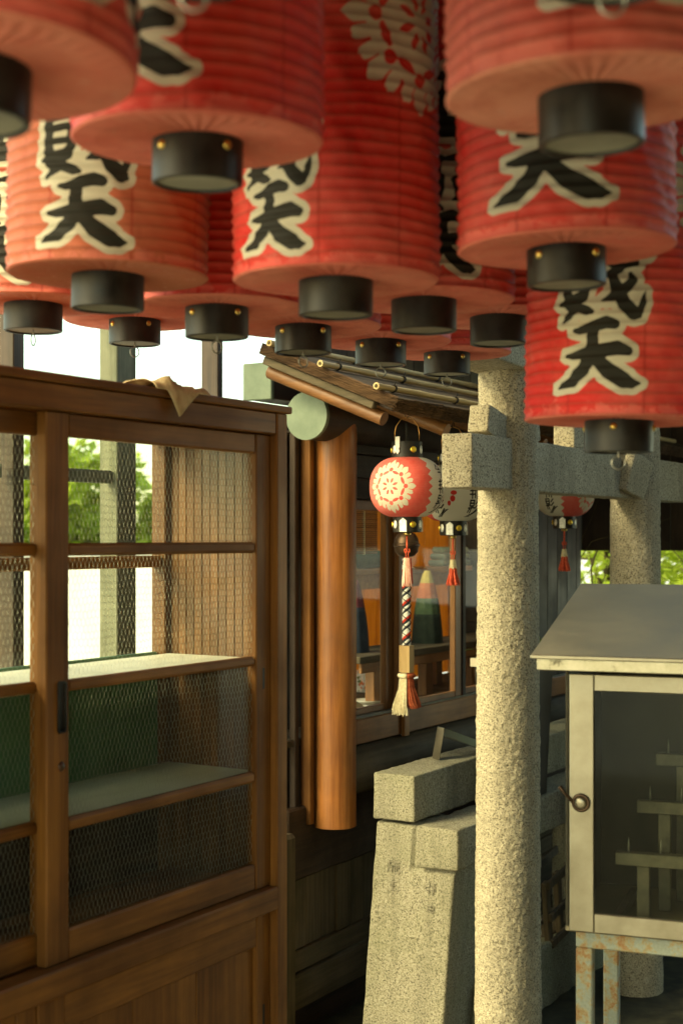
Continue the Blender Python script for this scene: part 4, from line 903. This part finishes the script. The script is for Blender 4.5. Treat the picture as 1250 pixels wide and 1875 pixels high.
# ------------------------------------------------------------------ round lanterns under the eave
RR, RH = .1245, .0985
def round_meshes():
    nt_, nz = 256, 200; a = np.linspace(-math.pi, math.pi, nt_, endpoint=False); zz = np.linspace(-RH, RH, nz); A, Z = np.meshgrid(a, zz)
    q = np.abs(Z/RH); prof = .050+(RR-.050)*np.clip(1-q**2.5, 0, 1)**.62
    ph = (Z/.0056) % 1.0; R_ = prof-.0011*(1-np.abs(ph-.5)*2)
    V = np.stack([R_*np.sin(A), -R_*np.cos(A), Z], -1).reshape(-1, 3); P = np.stack([A*RR, Z], -1).reshape(-1, 2)
    crest = crest_field(P, .088); edge = 1.18+.13*np.abs(((Z/.026) % 1.0)-.5)*2-.10
    white = (edge-np.abs(A)).reshape(-1)
    gly = [[(-.9,.2),(-.1,.9),(.9,.1)], [(-.4,.2),(.4,.25)], [(-.6,-.2),(.5,-.15),(.1,-.9)]], [[(-.9,.7),(-.1,.75)], [(-.5,1),(-.5,-.9)], [(-.9,.2),(-.1,.25)], [(-.95,-.3),(-.05,-.3)], [(.1,.9),(.9,.8)], [(.15,.9),(.1,-.8)], [(.15,.3),(.9,.35)], [(.6,.3),(.6,-.9)]], [[(-.8,.9),(-.8,.1),(0,.1),(0,.9),(-.8,.9)], [(-.8,.5),(0,.5)], [(-1,-.2),(.2,-.15)], [(-.4,0),(-.45,-.9)], [(-.8,-.4),(-.95,-.8)], [(.9,.9),(.4,.4)], [(.95,.3),(.4,-.2)], [(1,-.3),(.3,-.95)]]
    st = []
    for ca in (1.62, -1.62, 2.72):
        for gi, cz in enumerate((.052, .0, -.050)):
            for s_ in gly[gi]: st.append([(ca*RR+x*.021, cz+y*.024, .0026) for x, y in s_])
        for k in range(7): zz_ = -.085+.004*k; st.append([(ca*RR-.025+.008*k, zz_, .001), (ca*RR+.0+.006*k, zz_+.002, .0015)])
    ink = capsule_field(P, st); pet = np.minimum.reduce([np.hypot((P[:,0]-x)/sx, (P[:,1]-y)/sy)-1 for x, y, sx, sy in ((2.08*RR, -.002, .011, .008), (2.05*RR, -.022, .009, .011), (1.95*RR, -.038, .006, .009), (-2.1*RR, 0, .01, .01))])
    idx = np.arange(nt_*nz).reshape(nz, nt_); nx = np.roll(idx, -1, 1); Fq = np.stack([idx[:-1], nx[:-1], nx[1:], idx[1:]], -1).reshape(-1, 4)
    me = bpy.data.meshes.new('round_paper'); me.from_pydata(V.tolist(), [], Fq.tolist()); me.materials.append(MAT['roundpaper'])
    zero = np.zeros(len(V)); hp = np.clip((np.abs(ph-.5)*2-.8)/.2, 0, 1).reshape(-1)*.25
    for nm, val in (('ink', ink), ('crest', crest), ('hoop', hp), ('seam', zero), ('white', white), ('petal', pet)): me.attributes.new(nm, 'FLOAT', 'POINT').data.foreach_set('value', val.astype(np.float32))
    me.polygons.foreach_set('use_smooth', [True]*len(me.polygons)); return me
RM = round_meshes(); RPROTO = {}
def mk(nm, g, mat, smooth=True):
    me = bpy.data.meshes.new(nm); me.from_pydata(g.v, [], g.f); me.materials.append(mat)
    if smooth: me.polygons.foreach_set('use_smooth', [True]*len(me.polygons))
    return me
def sharp(me):
    o = bpy.data.objects.new('t', me); smooth_by_angle(o, 20); bpy.data.objects.remove(o); return me
RCAP = sharp(mk('cap', G().lathe([(.047,0),(.051,.001),(.051,.052),(.049,.054),(.044,.054),(.043,.046),(.001,.046)], 40), MAT['black'])); RCAPB = sharp(mk('capb', G().lathe([(.0,-.052),(.044,-.052),(.0465,-.050),(.0475,0),(.043,0)], 40, cap=False), MAT['black']))
MED = mk('medallion', G().add([(x, -z, y) for x, y, z in G().lathe([(.0,.0034),(.006,.003),(.0095,.0018),(.0105,0),(.0105,-.002)], 18, cap=False).v], G().lathe([(0,0)]*5, 18, cap=False).f), MAT['gold']); OVL = mk('oval', G().add([(x*.8, -z*.8, y*1.35) for x, y, z in G().lathe([(.0,.0028),(.006,.0026),(.0095,.0016),(.0105,0),(.0105,-.002)], 18, cap=False).v], G().lathe([(0,0)]*5, 18, cap=False).f), MAT['silver'])
g = G(); pr = [(-.012,-.024),(.012,-.024),(.012,.012),(0,.022),(-.012,.012)]; g.add([(x,-.003,z) for x, z in pr]+[(x,.002,z) for x, z in pr], [(0,1,2,3,4),(9,8,7,6,5)]+[(i,5+i,5+(i+1)%5,(i+1)%5) for i in range(5)]); PLT = mk('plate', g, MAT['silver'], False)
g = G(); pr = [(-.0085,-.026),(0,-.036),(.0085,-.026),(.005,-.018),(.0085,-.012),(.0085,.022),(-.0085,.022),(-.0085,-.012),(-.005,-.018)]; g.add([(x,-.0015,z) for x, z in pr]+[(x,.001,z) for x, z in pr], [tuple(range(9)),tuple(range(17,8,-1))]+[(i,9+i,9+(i+1)%9,(i+1)%9) for i in range(9)]); TAGM = mk('tag', g, MAT['cream'], False)
HANM = mk('handle', G().tube([(-.040,0,.054),(-.040,0,.085),(-.036,0,.105),(-.02,0,.128),(0,0,.135),(.02,0,.128),(.036,0,.105),(.040,0,.085),(.040,0,.054)], .0017, 6), MAT['copper'])
HOOKM = mk('hook', G().tube([(0,0,.150),(.006,0,.140),(.002,0,.132),(-.006,0,.134),(-.008,0,.145),(-.004,0,.162),(0,0,.185)], .0018, 6), MAT['bell'])
def tassel_mesh(nm, L, r0, r1, mat, n=70, seed=1, flare=1.6, half=None, y0=0.0):
    rs = random.Random(seed); g = G()
    for i in range(n):
        a = rs.uniform(0, 2*math.pi) if half is None else half+rs.uniform(-1.5, 1.5); q = math.sqrt(rs.random()); l = L*rs.uniform(.9, 1.04)
        g.tube([(r0*q*math.cos(a), r0*q*math.sin(a), -y0), (r0*1.15*q*math.cos(a), r0*1.15*q*math.sin(a), -y0-l*.35), ((r0+(r1-r0)*.8)*q*math.cos(a), (r0+(r1-r0)*.8)*q*math.sin(a), -y0-l*.8), (r1*q*math.cos(a+.1), r1*q*math.sin(a+.1), -y0-l)], [.0016,.0017,.0016,.0012], 4)
    return mk(nm, g, mat, False)
KNM = mk('knot', G().lathe([(.0,.012),(.010,.008),(.013,.002),(.010,-.003),(.0,-.004)], 16, cap=False), MAT['brass'])
CORDM = mk('cord', G().tube([(0,0,-.06),(0,0,-.118)], .0032, 6).tube([(.009*math.sin(t), .003*math.cos(t), -.112+.006*math.sin(2*t)) for t in np.linspace(0, 2*math.pi, 15)], .0018, 5, False).tube([(.004,0,-.112),(.004,0,-.142)], .0016, 5).tube([(-.004,0,-.112),(-.004,0,-.142)], .0016, 5), MAT['redthread'])
T1a = tassel_mesh('t1a', .092, .011, .018, MAT['pink'], 80, 3); T1b = tassel_mesh('t1b', .085, .0125, .0185, MAT['redthread'], 45, 4, half=.2)
T2a = tassel_mesh('t2a', .034, .008, .013, MAT['straw'], 60, 5); T2b = tassel_mesh('t2b', .060, .0125, .026, MAT['redthread'], 110, 6, y0=.030)
def round_lantern(y, dz, phi, label, kind):
    x = -2.24; X, Y = F(x, y); rz = -math.atan2(X, Y)+math.radians(phi); o = root('round_lantern', X, Y, .168+dz, label, 'lantern', 'round lanterns under the shrine eave', False, rz)
    bo_ = link('paper_body', RM, o); bo_.color = (0,0,0,1); c = link('top_cap', RCAP, o); c.location = (0,0,RH-.001); b = link('bottom_cap', RCAPB, o); b.location = (0,0,-RH+.001)
    off = math.radians(-18)-rz-math.atan2(X, Y)*0
    for par, rad, zc, tagtop in ((c, .051, .026, True), (b, .0475, -.026, False)):
        for k in range(9):
            a = off+k*2*math.pi/9; me = (PLT, MED, OVL)[k % 3]
            if me is PLT and tagtop: continue
            s = link(('crest_plate', 'gold_medallion', 'silver_oval')[k % 3], me, par); s.location = (rad*math.sin(a), -rad*math.cos(a), zc); s.rotation_euler = (0,0,a)
    h = link('handle', HANM, o); h.location = (0,0,RH); h.rotation_euler = (0,0,-rz); hk = link('hook', HOOKM, o); hk.location = (0,0,RH)
    t = link('paper_tag', TAGM, o); a = math.radians(-38)-rz; t.location = (.0535*math.sin(a), -.0535*math.cos(a), RH+.045); t.rotation_euler = (0,0,a)
    kn = link('knot', KNM, o); kn.location = (0,0,-RH-.058); cd = link('cord', CORDM, o); cd.location = (0,0,-RH); cd.rotation_euler = (0,0,-rz)
    ts = bpy.data.objects.new('tassel', None); C.objects.link(ts); ts.parent = o; ts.location = (0,0,-RH-.136); ts.rotation_euler = (0,0,-rz)
    for me, nm in (((T1a, 'pale_strands'), (T1b, 'red_strands')) if kind == 1 else ((T2a, 'pale_strands'), (T2b, 'red_strands'))): s = link(nm, me, ts); s['kind'] = 'stuff'
round_lantern(4.15, 0, -27, 'round red lantern with white crest and pink tassel under the eave', 1)
round_lantern(4.49, -.010, -118, 'white round lantern with black lettering half behind the stone beam', 2)
round_lantern(5.52, .02, 62, 'far round lantern showing below the stone beam, white and red halves', 2)

# ------------------------------------------------------------------ bell with its rope
xb = -2.36; yb_ = fy(744, xb); bo = root('bell_rope', xb, yb_, -.03, 'bronze bell with braided rope and wooden grip before the window', 'bell rope')
bd = fd(744, xb); zz = lambda py: (985-py)/2600*bd
g = G().lathe([(.0,.052),(.012,.050),(.016,.046),(.030,.040),(.041,.022),(.0435,.006),(.047,.004),(.047,-.004),(.0435,-.006),(.040,-.024),(.028,-.038),(.0,-.044)], 36, (xb, yb_, zz(998)), False); smooth_by_angle(g.out('bell', MAT['bell'], bo), 40)
G().tube([(xb, yb_, zz(998)+.05), (xb, yb_, .40)], .006, 8).out('hanging_cord', MAT['black'], bo)
z0, z1 = zz(1185), zz(1024); Lr = z1-z0; turns = Lr/.060
for k, mt in enumerate(('rope_w', 'rope_r', 'rope_k', 'rope_w', 'rope_k', 'rope_w')):
    g = G(); pts = []; ph = k*2*math.pi/6; ccw = 1
    for i in range(90): t = i/89; a = ph+t*turns*2*math.pi; pts.append((xb+.0088*math.cos(a), yb_+.0088*math.sin(a), z0+Lr*t))
    g.tube(pts, .0066, 7).out('rope_strand', MAT[mt], bo, True)
for k, mt in enumerate(('rope_k', 'rope_k')):
    g = G(); pts = [(xb+.0152*math.cos(k*math.pi-t*turns*2*math.pi), yb_+.0152*math.sin(k*math.pi-t*turns*2*math.pi), z0+Lr*t) for t in np.linspace(0, 1, 90)]; g.tube(pts, .0018, 5).out('rope_thread', MAT[mt], bo, True)
g = G().lathe([(.018, zz(1182)),(.0265, zz(1182)),(.0265, zz(1231)),(.02, zz(1231))], 6, (xb, yb_, 0)); g.v = [(xb+(x-xb)*math.cos(.35)-(y-yb_)*math.sin(.35), yb_+(x-xb)*math.sin(.35)+(y-yb_)*math.cos(.35), z) for x, y, z in g.v]; g.out('wooden_grip', MAT['gripwood'] if 'gripwood' in MAT else wood('pale_grip_wood', (.36,.22,.09), (.52,.36,.17), 'z', .6, .3), bo)
for half, mt, nm in ((-2.6, 'straw', 'pale_fibres'), (.54, 'rust_fibre', 'red_fibres')):
    me = tassel_mesh(nm, .128 if half < 0 else .105, .024, .052, MAT[mt], 240, 9 if half < 0 else 10, half=half); s = link(nm, me, bo); s.location = (0, 0, zz(1240)-ORG[bo][2]); s['kind'] = 'stuff'
    cx = .012*math.cos(half); cyy = .012*math.sin(half)
    G().tube([(xb+.024*math.cos(t), yb_+.024*math.sin(t), zz(1237)) for t in np.linspace(half-1.57, half+1.57, 14)], .0085, 8).out('collar', MAT[mt], bo, True)
for o in list(C.objects):
    if o.parent is None and o.type in ('MESH', 'EMPTY'): o.location.z += H
